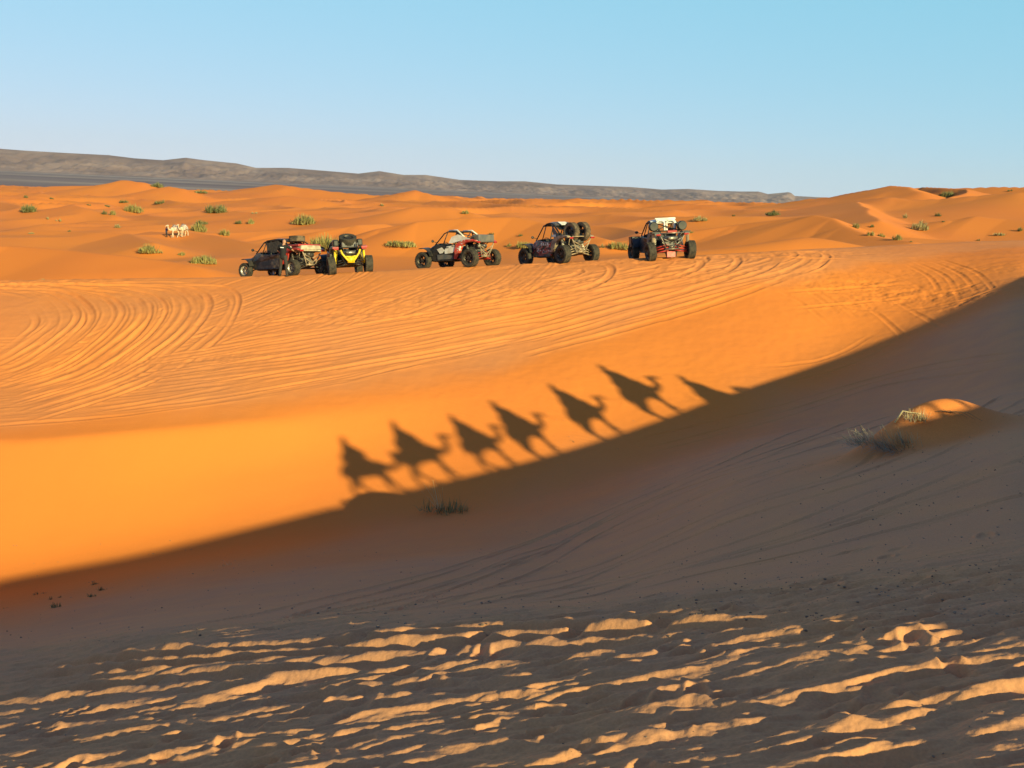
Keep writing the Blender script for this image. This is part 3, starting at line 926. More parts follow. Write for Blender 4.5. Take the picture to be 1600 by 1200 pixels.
M_GLASS = mat('tinted visor', (.02, .022, .025), .12, coat=.6)
M_BLUE_BK = mat('blue black wrap', (.016, .018, .030), .35, color2=(.05, .042, .045), noise_scale=5)

def graphic(name, cols, scale, seed=0., sharp=.02, stretch=(1, 1, 1.6)):
    """printed wrap: hard-edged flame-like patches of several colours"""
    mt = bpy.data.materials.new(name); mt.use_nodes = True
    nt = mt.node_tree; N = nt.nodes; L = nt.links; b = N['Principled BSDF']
    b.inputs['Roughness'].default_value = .42; b.inputs['Coat Weight'].default_value = .15
    tc = N.new('ShaderNodeTexCoord'); mp = N.new('ShaderNodeMapping'); mp.inputs['Scale'].default_value = stretch
    mp.inputs['Location'].default_value = (seed, seed * .7, seed * .3); mp.inputs['Rotation'].default_value = (0, .6, 0)
    L.new(tc.outputs['Object'], mp.inputs[0])
    t = N.new('ShaderNodeTexNoise'); t.inputs['Scale'].default_value = scale; t.inputs['Detail'].default_value = 1.5; t.inputs['Distortion'].default_value = .6
    L.new(mp.outputs[0], t.inputs['Vector'])
    r = N.new('ShaderNodeValToRGB'); r.color_ramp.interpolation = 'CONSTANT'
    n = len(cols); el = r.color_ramp.elements
    el[0].position = 0; el[0].color = (*cols[0][1], 1); el[1].position = cols[1][0]; el[1].color = (*cols[1][1], 1)
    for p, c in cols[2:]:
        e = el.new(p); e.color = (*c, 1)
    L.new(t.outputs['Fac'], r.inputs[0])
    # dust
    d = N.new('ShaderNodeTexNoise'); d.inputs['Scale'].default_value = 5; d.inputs['Detail'].default_value = 6
    L.new(tc.outputs['Object'], d.inputs['Vector'])
    mr = N.new('ShaderNodeMapRange'); mr.inputs['From Min'].default_value = .4; mr.inputs['From Max'].default_value = .8; mr.inputs['To Max'].default_value = .6
    L.new(d.outputs['Fac'], mr.inputs['Value'])
    mx = N.new('ShaderNodeMix'); mx.data_type = 'RGBA'; mx.inputs['B'].default_value = (.36, .24, .15, 1)
    L.new(mr.outputs[0], mx.inputs['Factor']); L.new(r.outputs[0], mx.inputs['A']); L.new(mx.outputs['Result'], b.inputs['Base Color'])
    return mt
G_BLK = graphic('black wrap', [(0, (.012, .012, .014)), (.60, (.03, .03, .034))], 3)
G_RW = graphic('red and white wrap', [(0, (.45, .03, .02)), (.45, (.62, .05, .03)), (.56, (.75, .72, .66))], 3.2, 2.)
G_V4 = graphic('black and red wrap', [(0, (.02, .018, .02)), (.48, (.40, .03, .02)), (.56, (.62, .58, .54)), (.60, (.03, .025, .03))], 3.4, 5.)
G_TOP = graphic('grey wrap', [(0, (.03, .03, .032)), (.5, (.09, .09, .09)), (.6, (.25, .22, .19))], 5, 8.)

# ================================================================== buggies
WL = {}
def wheel_meshes(r, w):
    if (r, w) in WL: return WL[(r, w)]
    t = MB()
    prof = [(r * .60, -w * .40), (r * .80, -w * .50), (r * .95, -w * .47), (r, -w * .36), (r * 1.0, 0), (r, w * .36), (r * .95, w * .47), (r * .80, w * .50), (r * .60, w * .40), (r * .57, 0)]
    t.lathe(prof, 30)
    for k in range(30):                                   # tread blocks
        a = 2 * PI * (k + .5) / 30
        R = Matrix.Rotation(-a, 3, 'Y')
        for y, o in ((-.33, 0), (.33, .5), (0, .25)):
            aa = a + o * 2 * PI / 30; R = Matrix.Rotation(-aa, 3, 'Y')
            t.box((math.cos(aa) * r * 1.008, y * w, math.sin(aa) * r * 1.008), (r * .045, w * .27, r * .12), R)
    rm = MB()
    rm.lathe([(r * .60, -w * .42), (r * .63, -w * .44), (r * .60, -w * .34), (r * .52, -w * .20), (r * .50, w * .2), (r * .60, w * .34), (r * .63, w * .44), (r * .60, w * .42), (r * .54, w * .25), (r * .53, -w * .25)], 26)
    for sgn in (-1, 1):
        rm.lathe([(0.001, sgn * w * .33), (r * .16, sgn * w * .33), (r * .19, sgn * w * .20), (.001, sgn * w * .20)], 14, closed=False)
        for k in range(7):
            a = 2 * PI * k / 7; R = Matrix.Rotation(-a, 3, 'Y')
            rm.box((math.cos(a) * r * .36, sgn * w * .24, math.sin(a) * r * .36), (r * .42, w * .07, r * .11), R)
    def me(b, n):
        m_ = bpy.data.meshes.new(n); m_.from_pydata(b.v, [], b.f); m_.update(); m_.materials.append(None); return m_
    WL[(r, w)] = (me(t, 'tyre'), me(rm, 'wheel'))
    return WL[(r, w)]
def add_wheel(root, x, y, r, w, m_rim, m_tyre, steer=0.0, camber=0.0, name='wheel', z=None):
    tm, rm = wheel_meshes(r, w)
    o = bpy.data.objects.new(name, rm); link(o, root); o.location = (x, y, r if z is None else z); o.rotation_euler = (camber, 0, steer)
    o.material_slots[0].link = 'OBJECT'; o.material_slots[0].material = m_rim
    t = bpy.data.objects.new('tyre', tm); link(t, o); t.material_slots[0].link = 'OBJECT'; t.material_slots[0].material = m_tyre
    return o

def spring(b, p0, p1, r, n=6, wire=.012):
    p0, p1 = Vector(p0), Vector(p1); t = (p1 - p0).normalized(); u = t.cross(Vector((1, 0, 0))).normalized(); w_ = t.cross(u)
    pts = [p0 + (p1 - p0) * (i / (n * 8)) + (u * math.cos(i * PI / 4) + w_ * math.sin(i * PI / 4)) * r for i in range(n * 8 + 1)]
    b.tube(pts, wire, 5)

def buggy(c):
    """side-by-side desert buggy, x forward, y left; unit size, origin on the ground between the wheels"""
    root = empty('desert_buggy'); L = c.get('L', 2.65); T = c.get('T', 1.62); r = c.get('r', .375); w = c.get('w', .30)
    xf, xr = L / 2, -L / 2
    ext = L - 2.65                                        # longer cabin of the four-seater
    side_m = c['side']; 
    # floor tub
    b = MB()
    st = [(xf + .14, .20, .42, .58), (xf + .02, .30, .36, .66), (xf - .25, .42, .32, .84), (xf - .60, .60, .30, .80), (xr + .75, .62, .30, .62), (xr + .25, .40, .34, .62), (xr - .15, .26, .40, .60)]
    rings = []
    for x, hw, z0, z1 in st:
        rings.append([(x, -hw, z0 + .05), (x, -hw * .8, z0), (x, hw * .8, z0), (x, hw, z0 + .05), (x, hw, z1 - .06), (x, hw * .85, z1), (x, -hw * .85, z1), (x, -hw, z1 - .06)])
    b.loft(rings); b.build('chassis_tub', c.get('tub', M_BLACK), root, bevel=.02)
    # nose and hood
    b = MB()
    st = [(xf + .16, .30, .55, .68), (xf + .06, .44, .55, .84), (xf - .12, .50, .60, .98), (xf - .38, .57, .66, 1.08), (xf - .64, .64, .72, 1.13)]
    rings = [[(x, -hw, z0), (x, hw, z0), (x, hw, z1 - .09), (x, hw * .7, z1), (x, 0, z1 + .02), (x, -hw * .7, z1), (x, -hw, z1 - .09)] for x, hw, z0, z1 in st]
    b.loft(rings); b.build('hood', c['hood'], root, bevel=.015)
    for sgn in (-1, 1):
        b = MB(); b.box((xf + .10, sgn * .34, .76), (.10, .20, .07), Matrix.Rotation(.3 * -sgn, 3, 'Z')); b.build('headlight', M_GLASS, root, bevel=.01)
        # front fender
        b = MB()
        pts = []
        for k in range(9):
            a = math.radians(72 + 98 * k / 8); pts.append((xf + math.cos(a) * (r + .10), r + .16 + math.sin(a) * (r + .06)))
        rings = [[(x, sgn * .50, z), (x, sgn * (T / 2 + .13), z - .03), (x, sgn * (T / 2 + .13), z - .055), (x, sgn * .50, z - .03)] for x, z in pts]
        b.loft(rings); b.build('front_fender', c.get('fender', M_BLACK), root)
        # lower side panel / doors
        dx0 = xf - .60; dx1 = xr + .62
        b = MB(); yo = sgn * .70
        b.plate([(dx0 + .22, .40), (dx0 + .30, .62), (dx0 + .22, .92, -sgn * .02), (dx0 - .04, 1.09, -sgn * .04), (dx0 - .55, 1.00, sgn * .02), (dx1 + .30 + ext * .5, .96, sgn * .03), (dx1 + .12, 1.10, 0), (dx1 - .02, .86, 0), (dx1 + .18, .55), (dx1 + .34, .36), (dx0 - .05, .34)], yo, yo - sgn * .05)
        dr = b.build('door', side_m, root, bevel=.015)
        if c.get('patch'):
            for (mm, prof) in c['patch']:
                b = MB(); b.plate([(dx0 + (dx1 - dx0) * u, z_) for u, z_ in prof], yo + sgn * .030, yo + sgn * .012); b.build('door_graphic', mm, dr)
        b = MB(); b.box((dx0 - .75 - ext * .3, yo + sgn * .025, .90), (.16, .03, .035)); b.build('handle', M_BLACK, dr)
        b = MB(); b.tube([(dx0 + .05, sgn * .74, .36), (dx1 + .3, sgn * .74, .34)], .028); b.build('sill_bar', c.get('frame', M_FRAME), root)
        # rear fender: swept fin rising over the rear wheel
        b = MB()
        P = [(dx1 + .20, .98), (dx1 + .02, 1.13), (dx1 - .30, 1.20), (dx1 - .70, 1.20), (xr - .28, 1.14), (xr - .30, 1.08), (dx1 - .70, 1.10), (dx1 - .34, 1.06), (dx1 - .10, .93), (dx1 + .02, .70), (dx1 + .22, .50), (dx1 + .30, .72)]
        b.plate(P, sgn * .76, sgn * .56); b.build('rear_fender', c.get('rfender', side_m), root, bevel=.02)
        # mirror
        b = MB(); b.tube([(xf - .70, sgn * .66, 1.16), (xf - .66, sgn * .82, 1.20)], .014); b.ball((xf - .66, sgn * .88, 1.22), .07, 6, (.5, 1.2, .9)); b.build("mirror", M_BLACK, root, True)
        # tail lamp
        b = MB(); b.box((xr - .36, sgn * .60, 1.06), (.05, .20, .07)); b.build('tail_light', M_LAMP, root, bevel=.01)
    # roll cage
    b = MB(); R = .027; top = c.get('top', 1.62)
    x_w = xf - .62; x_t = xf - 1.22; x_b = xr + .85; 
    for sgn in (-1, 1):
        b.tube([(x_w, sgn * .66, 1.06), (x_t + .12, sgn * .56, top - .06), (x_t - .1, sgn * .54, top), (x_b + .15, sgn * .54, top - .01), (x_b - .10, sgn * .58, top - .10), (xr + .35, sgn * .60, 1.22), (xr - .15, sgn * .50, 1.16)], R)
        b.tube([(x_b, sgn * .56, top - .04), (x_b + .12, sgn * .68, 1.08), (x_b + .1, sgn * .66, .40)], R)
        b.tube([(x_b + .05, sgn * .56, top - .03), (xr + .25, sgn * .30, .70)], R * .9)
        b.tube([(x_w - .45, sgn * .67, 1.03), (x_t - .05, sgn * .54, top - .02)], R * .8)
        if ext > .3: b.tube([(.1, sgn * .54, top), (.0, sgn * .68, .50)], R)
    for x_, z_ in ((x_t - .05, top), (x_b + .1, top - .01), (xr + .35, 1.22), (x_w, 1.08)):
        b.tube([(x_, -.55, z_), (x_, .55, z_)], R)
    b.tube([(x_b + .08, -.54, top - .02), (xr + .36, .56, 1.22)], R * .8); b.tube([(x_b + .08, .54, top - .02), (xr + .36, -.56, 1.22)], R * .8)
    b.build('roll_cage', c.get('frame', M_FRAME), root, True)
    if c.get('roof'):
        b = MB()
        st = [(x_t + .20, .50, top - .10), (x_t - .05, .56, top + .025), ((x_t + x_b) / 2, .57, top + .05), (x_b + .1, .56, top + .02), (x_b - .12, .54, top - .10)]
        rings = [[(x, -hw, z), (x, -hw * .6, z + .035), (x, hw * .6, z + .035), (x, hw, z), (x, hw * .6, z + .01), (x, -hw * .6, z + .01)] for x, hw, z in st]
        b.loft(rings); b.build('roof', c['roof'], root)
    # seats
    for sx in ([.0] if ext < .3 else [.35, -.62]):
        for sgn in (-1, 1):
            b = MB(); b.box((sx - .12, sgn * .31, .58), (.48, .44, .14)); b.box((sx - .40, sgn * .31, .90), (.13, .44, .66), Matrix.Rotation(-.22, 3, 'Y'), .8)
            b.box((sx - .49, sgn * .31, 1.26), (.10, .26, .16), Matrix.Rotation(-.22, 3, 'Y')); b.build('seat', c.get('seat', M_SEAT), root, bevel=.03)
    b = MB(); b.lathe([(.165, -.012), (.19, 0), (.165, .012)], 18, axis='x'); b.tube([(0, -.17, 0), (0, .17, 0)], .012); b.tube([(0, 0, 0), (.25, 0, -.08)], .02)
    sw = b.build('steering_wheel', M_BLACK, root, True); sw.location = (xf - 1.0, .31, 1.02); sw.rotation_euler = (0, .45, 0)
    # engine, gearbox, exhaust
    b = MB(); b.box((xr + .40, 0, .66), (.60, .46, .42)); b.box((xr + .05, .04, .56), (.34, .30, .30)); b.tube([(xr + .5, .1, .92), (xr + .2, .16, .98), (xr - .05, -.02, .86)], .05)
    for k in range(5): b.box((xr + .30 + .07 * k, 0, .90), (.03, .36, .08))
    en = b.build('engine', M_GREY, root, bevel=.015)
    b = MB(); b.tube([(xr - .02, -.30, .90), (xr - .02, .26, .90)], .10, 12); b.tube([(xr - .05, .14, .90), (xr - .34, .14, .92)], .045, 10); b.build('exhaust', M_STEEL, root, True)
    # rear frame
    b = MB()
    for sgn in (-1, 1):
        b.tube([(xr + .30, sgn * .34, .40), (xr - .22, sgn * .22, .42), (xr - .30, sgn * .40, .80), (xr - .32, sgn * .56, 1.10)], .024)
        b.tube([(xr - .30, sgn * .40, .80), (xr - .26, 0, .50)], .02)
        b.tube([(xr - .22, sgn * .22, .42), (xr + .2, sgn * .30, .80), (xr - .15, sgn * .50, 1.14)], .02)
        b.tube([(xr - .31, sgn * .50, .95), (xr - .30, sgn * .05, .74)], .018)
    b.tube([(xr - .31, -.52, 1.12), (xr - .31, .52, 1.12)], .024); b.tube([(xr - .24, -.3, .46), (xr - .24, .3, .46)], .03)
    b.box((xr - .22, 0, .52), (.06, .24, .20))
    b.build('rear_frame', c.get('rframe', M_FRAME), root, True)
    if c.get('bumper'):
        b = MB()
        for sgn in (-1, 1):
            b.tube([(xr - .40, sgn * .42, 1.02), (xr - .40, sgn * .36, .86), (xr - .40, sgn * .18, .62), (xr - .40, sgn * .06, .50)], .045)
            b.tube([(xr - .40, sgn * .30, .74), (xr - .40, 0, .72)], .03)
            b.tube([(xr - .06, sgn * .62, 1.0), (xr - .06, sgn * .64, .62), (xr - .02, sgn * .62, .42)], .05)
        b.plate([(xr - .42, .46), (xr - .42, .74), (xr - .37, .74), (xr - .37, .46)], -.15, .15)
        b.build('rear_bumper', c['bumper'], root, True)
    # front bumper
    b = MB(); b.tube([(xf + .05, -.30, .44), (xf + .26, -.26, .48), (xf + .26, .26, .48), (xf + .05, .30, .44)], .024); b.tube([(xf + .26, -.22, .48), (xf + .24, -.18, .72), (xf + .24, .18, .72), (xf + .26, .22, .48)], .022)
    b.build('front_bumper', c.get('frame', M_FRAME), root, True)
    if c.get('skid'):
        b = MB(); b.plate([(xr - .05, .12), (xr - .05, .36), (xr + .02, .36), (xr + .02, .12)], -.20, .16); b.build('skid_plate', c['skid'], root)
        b = MB(); b.plate([(xf - .05, .10), (xf - .05, .40), (xf, .40), (xf, .10)], -.2, .2); b.build('skid_plate', c['skid'], root)
    # suspension and wheels
    arm_m = c.get('arm', M_FRAME)
    for sgn in (-1, 1):
        ya = sgn * (T / 2 - w / 2)
        b = MB()
        for z0, z1 in ((.42, r - .06), (.60, r + .12)):
            b.tube([(xf - .24, sgn * .24, z0), (xf, ya, z1), (xf + .24, sgn * .24, z0)], .022)
        b.build('suspension_arm', arm_m, root, True)
        b = MB()
        b.tube([(xf - .85, sgn * .52, .40), (xr + .1, ya - sgn * .03, r - .02), (xr, ya, r)], [.045, .04, .05])
        for z0, z1 in ((.42, r - .08), (.54, r + .03), (.66, r + .12)):
            b.tube([(xr - .20, sgn * .14, z0), (xr - .04, ya, z1)], c.get('rod', .020))
        b.build('suspension_arm', c.get('rarm', arm_m), root, True)
        b = MB(); b.tube([(xf - .02, sgn * .42, .92), (xf, ya - sgn * .08, r + .04)], .028); spring(b, (xf - .02, sgn * .42, .90), (xf, ya - sgn * .10, r + .12), .055)
        b.build('shock_absorber', c.get('shock', M_SHOCK), root, True)
        b = MB(); b.tube([(xr + .42, sgn * .50, 1.10), (xr + .16, ya - sgn * .06, r + .06)], .030); spring(b, (xr + .41, sgn * .50, 1.06), (xr + .20, ya - sgn * .08, r + .16), .060, 8)
        b.build('shock_absorber', c.get('shock', M_SHOCK), root, True)
        tm = c.get('tyre', M_TYRE)
        add_wheel(root, xf, sgn * T / 2, r, w, c['rim'], tm, c.get('steer', .0), 0)
        add_wheel(root, xr, sgn * T / 2, r, w * 1.12, c['rim'], tm, 0, -sgn * c.get('camber', 0))
    return root, dict(xf=xf, xr=xr, T=T, r=r, w=w, top=top, xb=x_b, xt=x_t)

def spare(parent, loc, rot, r, w, m_rim, m_tyre):
    o = add_wheel(parent, 0, 0, r, w, m_rim, m_tyre, name='spare_wheel'); o.location = loc; o.rotation_euler = rot; return o

def settle(root, d, px, D, yaw, scale, which='RL', dz=0.0):
    """stand a buggy on the sand: its rear left wheel at the surveyed spot, tilted to the ground under its wheels"""
    a0, t0 = ray(px, 420); P = Vector((a0 * D, D, 0))
    R2 = Matrix.Rotation(yaw, 3, 'Z')
    ctr = P - R2 @ Vector((d['xr'], d['T'] / 2, 0)) * scale
    W = []
    for x_, y_ in ((d['xf'], d['T'] / 2), (d['xf'], -d['T'] / 2), (d['xr'], d['T'] / 2), (d['xr'], -d['T'] / 2)):
        q = ctr + R2 @ Vector((x_, y_, 0)) * scale
        gx = np.array([q.x - .1, q.x, q.x + .1]); W.append(float(np.mean(zfull(gx, np.full(3, q.y)))))
    zc = sum(W) / 4
    fwd = (W[0] + W[1] - W[2] - W[3]) / 2 / ((d['xf'] - d['xr']) * scale); lat = (W[0] + W[2] - W[1] - W[3]) / 2 / (d['T'] * scale)
    Xv = R2 @ Vector((1, 0, 0)); Xv.z = fwd; Xv.normalize(); Yv = R2 @ Vector((0, 1, 0)); Yv.z = lat; Yv.normalize()
    Zv = Xv.cross(Yv).normalized(); Yv = Zv.cross(Xv)
    M = Matrix((Xv, Yv, Zv)).transposed().to_4x4()
    M = Matrix.Translation((ctr.x, ctr.y, zc - .03 + dz)) @ M @ Matrix.Scale(scale, 4)
    root.matrix_world = M
    return M
GRP_B = 'desert buggies parked in a row along the dune ridge'

# ---- 1: black four-seater with roof and a spare lying on the back of the roof
r1_, d1 = buggy(dict(L=3.30, T=1.62, r=.335, w=.27, side=G_BLK, hood=M_BLACK, rim=M_RIM_AL, roof=M_BLACK, top=1.60, rfender=M_RED, shock=M_STEEL, rframe=M_DUSTY, steer=.12))
tag(r1_, 'long black four-seat buggy with silver rims and a tyre lying on its roof', 'buggy', GRP_B)
b = MB(); b.box((d1['xr'] + .28, 0, 1.30), (.98, 1.26, .10)); b.build('cargo_lid', M_RED, r1_, bevel=.03)
b = MB(); b.box((d1['xr'] - .08, 0, 1.17), (.50, 1.16, .26), None, .92); b.build('cargo_box', M_CREAM, r1_, bevel=.05)
b = MB(); b.box((d1['xr'] + .46, .635, 1.17), (.34, .04, .22)); b.build('side_badge', M_WHITE, r1_)
spare(r1_, (d1['xr'] + .62, 0, 1.62), (PI / 2 + .04, 0, .3), .34, .26, M_RIM_BK, M_TYRE_DUST)
for sgn in (-1, 1):
    b = MB(); b.plate([(.30, 1.06), (.34, 1.50), (-.45, 1.56), (-.80, 1.40), (-.74, 1.06)], sgn * .62, sgn * .60); b.build('window_net', M_NET, r1_)
    b = MB(); b.plate([(-.62, .52), (-.70, 1.22), (-1.06, 1.30), (-1.30, 1.24), (-1.20, .80), (-1.06, .52)], sgn * .70, sgn * .64); b.build('rear_panel', M_RED, r1_, bevel=.01)
settle(r1_, d1, 459, 51.1, math.radians(142), 1.15)
# ---- 2: seen from behind, yellow frame
r2_, d2 = buggy(dict(T=1.60, r=.375, side=G_BLK, hood=M_BLACK, rim=M_RIM_BK, rframe=M_FRAME, bumper=M_YEL, top=1.44, shock=M_YEL, camber=.05, rfender=M_GREY, rod=.024))
tag(r2_, 'black buggy seen from behind with a bright yellow rear bumper frame', 'buggy', GRP_B)
spare(r2_, (d2['xr'] + .12, 0, 1.46), (1.12, 0, PI / 2), .37, .30, M_RIM_BK, M_TYRE)
b = MB(); b.box((d2['xr'] + .05, 0, 1.24), (.40, .62, .26)); b.build('cargo_case', M_GREY, r2_, bevel=.04)
for sgn in (-1, 1):
    b = MB(); b.box((d2['xr'] + .3, sgn * .52, 1.34), (.42, .24, .30)); b.build('side_bag', M_BLACK, r2_, bevel=.05)
    b = MB(); b.tube([(d2['xr'] - .36, sgn * .32, 1.16), (d2['xr'] - .36, sgn * .32, 1.30)], .03); b.build('whip_mount', M_STEEL, r2_)
    b = MB(); b.box((d2['xr'] - .34, sgn * .62, 1.12), (.06, .26, .09)); b.build('tail_lamp', M_RED, r2_, bevel=.01)
settle(r2_, d2, 519, 50.9, math.radians(108), 1.15)
# ---- 3: white and red sport buggy, open cage
PW = [(M_WHITE, [(.22, .66), (.10, .86), (.30, .93), (.40, .80), (.32, .68)]), (M_WHITE, [(.42, .64), (.40, .80), (.50, .95), (.80, .99), (.86, .80), (.72, .66)]),
      (M_GREY, [(.12, .40), (.10, .62), (.45, .62), (.70, .54), (.74, .40)]), (M_RED, [(.76, .40), (.80, .66), (.90, .84), (.98, .94), (.995, .80), (.93, .50), (.86, .38)])]
r3_, d3 = buggy(dict(r=.385, w=.30, side=M_BLACK, hood=M_BLACK, rim=M_RIM_BK, top=1.60, rfender=G_RW, frame=M_FRAME, patch=PW, rarm=M_RED, shock=M_STEEL, rframe=M_DUSTY, roof=None))
tag(r3_, 'low open-cage buggy with a white and red wrap on its doors', 'buggy', GRP_B)
b = MB(); b.loft([[(d3['xr'] + .80 - .2 * k, y, 1.10 + z) for y, z in ((-.66, 0), (.66, 0), (.66, .10 + .02 * k), (-.66, .10 + .02 * k))] for k in range(6)]); b.build('rear_deck', M_BLACK, r3_, bevel=.02)
b = MB(); b.box((d3['xr'] - .18, 0, 1.22), (.34, 1.12, .34)); b.build('cargo_pack', M_GREY, r3_, bevel=.05)
for sgn in (-1, 1):
    b = MB(); b.plate([(d3['xf'] - 1.42, 1.10), (d3['xf'] - 1.60, 1.36), (d3['xf'] - 1.95, 1.44), (d3['xr'] + .10, 1.24), (d3['xr'] - .05, 1.17), (d3['xr'] + .5, 1.18), (d3['xf'] - 1.6, 1.08)], sgn * .70, sgn * .66); b.build('side_fin', M_WHITE, r3_)
    b = MB(); b.tube([(d3['xt'] - .1, sgn * .50, 1.65), (d3['xb'], sgn * .52, 1.64), (d3['xr'] + .40, sgn * .60, 1.30)], .035); b.build('roof_rail', M_WHITE, r3_, True)
settle(r3_, d3, 735, 51.2, math.radians(144.7), 1.15)
# ---- 4: black, roofed, two spare wheels standing on the back
r4_, d4 = buggy(dict(r=.385, w=.31, side=G_V4, hood=M_BLACK, rim=M_RIM_BK, top=1.76, roof=G_TOP, rfender=M_DUSTY, arm=M_DUSTY, rarm=M_DUSTY, rframe=M_DUSTY, shock=M_SHOCK, rod=.026,
     patch=[(M_WHITE, [(.30, .84), (.31, .95), (.36, .95), (.37, .84)]), (M_WHITE, [(.40, .84), (.41, .95), (.46, .95), (.47, .84)]), (M_WHITE, [(.50, .83), (.51, .94), (.56, .94), (.57, .83)]), (M_WHITE, [(.60, .83), (.61, .94), (.68, .94), (.67, .83)])]))
tag(r4_, 'roofed black and red buggy carrying two spare wheels upright on its back', 'buggy', GRP_B)
spare(r4_, (d4['xr'] + .10, .20, 1.34), (0, 0, .05), .40, .27, M_RIM_BK, M_TYRE_DUST)
spare(r4_, (d4['xr'] - .10, -.26, 1.34), (0, 0, .05), .40, .27, M_RIM_BK, M_TYRE_DUST)
for sgn in (-1, 1):
    b = MB(); b.plate([(d4['xt'] - .62, 1.08), (d4['xt'] - .46, 1.72), (d4['xb'] + .1, 1.72), (d4['xr'] + .50, 1.22), (d4['xr'] + .6, 1.08)], sgn * .60, sgn * .58); pn = b.build('side_net', M_GREY, r4_)
    b = MB(); b.box((d4['xb'] - .05, sgn * .615, 1.22), (.26, .02, .10)); b.build('side_badge', M_WHITE, pn)
b = MB(); b.loft([[(d4['xb'] + .16, -.50, 1.79), (d4['xb'] + .16, .50, 1.79), (d4['xb'] + .16, .50, 1.77), (d4['xb'] + .16, -.50, 1.77)], [(d4['xr'] + .52, -.52, 1.48), (d4['xr'] + .52, .52, 1.48), (d4['xr'] + .52, .52, 1.46), (d4['xr'] + .52, -.52, 1.46)]])
b.build('rear_window', M_GLASS, r4_)
b = MB(); b.box((d4['xb'] - .14, .12, 1.75), (.30, .44, .02), Matrix.Rotation(-.5, 3, 'Y')); b.build('roof_plate', M_WHITE, r4_)
settle(r4_, d4, 880, 51.2, math.radians(127), 1.15)
# ---- 5: seen from behind on the right, white and chrome back
r5_, d5 = buggy(dict(T=1.72, r=.385, w=.29, side=M_BLUE_BK, hood=M_BLUE_BK, rim=M_RIM_BK, top=1.64, fender=M_BLUE_BK, rarm=M_RED, rframe=M_STEEL, shock=M_SHOCK, camber=.06, rod=.028, skid=M_PINK, rfender=M_GREY, steer=.1, roof=M_WHITE))
tag(r5_, 'black buggy seen from behind with a white back panel and pink-red skid plate', 'buggy', GRP_B)
b = MB()
b.plate([(d5['xb'] - .10, 1.70), (d5['xb'] - .10, 1.78), (d5['xb'] - .04, 1.78), (d5['xb'] - .04, 1.70)], -.50, .40)
for y0 in (-.25, .19):
    b.tube([(d5['xb'] - .16, y0 - .17, 1.22), (d5['xb'] - .16, y0 - .17, 1.58), (d5['xb'] - .16, y0 - .08, 1.66), (d5['xb'] - .16, y0 + .08, 1.66), (d5['xb'] - .16, y0 + .17, 1.58), (d5['xb'] - .16, y0 + .17, 1.22)], .045)
b.plate([(d5['xb'] - .14, 1.63), (d5['xb'] - .14, 1.76), (d5['xb'] - .09, 1.76), (d5['xb'] - .09, 1.63)], -.46, .36)
b.build('seat_back_panel', M_WHITE, r5_, bevel=.01)
for sgn in (-1, 1):
    b = MB(); b.lathe([(.001, -.12), (.17, -.12), (.20, -.08), (.20, .08), (.001, .10)], 18, axis='x', closed=False); sp = b.build('speaker', M_BLACK, r5_); sp.location = (d5['xr'] + .30, sgn * .62, 1.42)
    b = MB(); b.box((d5['xr'] - .02, sgn * .66, 1.16), (.40, .34, .05)); b.build('fender_shelf', M_BLACK, r5_)
    b = MB(); b.tube([(d5['xr'] - .06, sgn * .74, 1.10), (d5['xr'] - .06, sgn * .74, .72)], .07); b.build('oil_canister', M_DUSTY, r5_)
    b = MB(); b.plate([(d5['xf'] + .25, 1.05), (d5['xf'] + .20, .60), (d5['xf'] - .15, .60), (d5['xf'] - .10, 1.05)], sgn * (d5['T'] / 2 + .14), sgn * .5); b.build('mud_guard', M_BLUE_BK, r5_)
b = MB(); b.tube([(d5['xr'] - .30, -.2, 1.18), (d5['xr'] - .30, .2, 1.18)], .06); b.build('tow_roll', M_RED, r5_)
settle(r5_, d5, 1016, 51.0, math.radians(99), 1.18)

# ================================================================== people and camels
M_SKIN = mat('skin', (.42, .22, .14), .6); M_SHIRT = mat('black cotton', (.016, .016, .018), .85); M_TROU = mat('dark trousers', (.045, .038, .035), .85)
M_SHOE = mat('shoe', (.03, .025, .02), .7); M_HAIR = mat('dark hair', (.02, .015, .012), .8); M_ROBE_B = mat('indigo robe', (.05, .06, .14), .85)
M_ROBE_P = mat('pale robe', (.55, .48, .38), .85); M_SCARF = mat('blue head scarf', (.06, .14, .30), .85); M_SCARF_O = mat('orange head scarf', (.60, .22, .05), .85)
M_LETTER = mat('white print', (.75, .74, .72), .7)
def hand(parts, w_, d_, up):
    """palm and five curled fingers"""
    w_ = Vector(w_); d_ = Vector(d_).normalized(); s_ = d_.cross(Vector(up)).normalized(); u_ = s_.cross(d_)
    parts.append(('b', w_ + d_ * .045, .042, (1, 1, .8)))
    parts.append(('c', [w_, w_ + d_ * .085], [.028, .036]))
    for k in range(4):
        o = s_ * (.030 - .020 * k); l_ = (.068, .078, .072, .056)[k]
        q0 = w_ + d_ * .085 + o; q1 = q0 + d_ * l_ * .55 - u_ * .010; q2 = q1 + d_ * l_ * .35 - u_ * .030
        parts.append(('c', [q0, q1, q2], [.0105, .0095, .008]))
    t0 = w_ + d_ * .03 + s_ * .03
    parts.append(('c', [t0, t0 + s_ * .03 + d_ * .03, t0 + s_ * .03 + d_ * .065 - u_ * .015], [.014, .012, .010]))
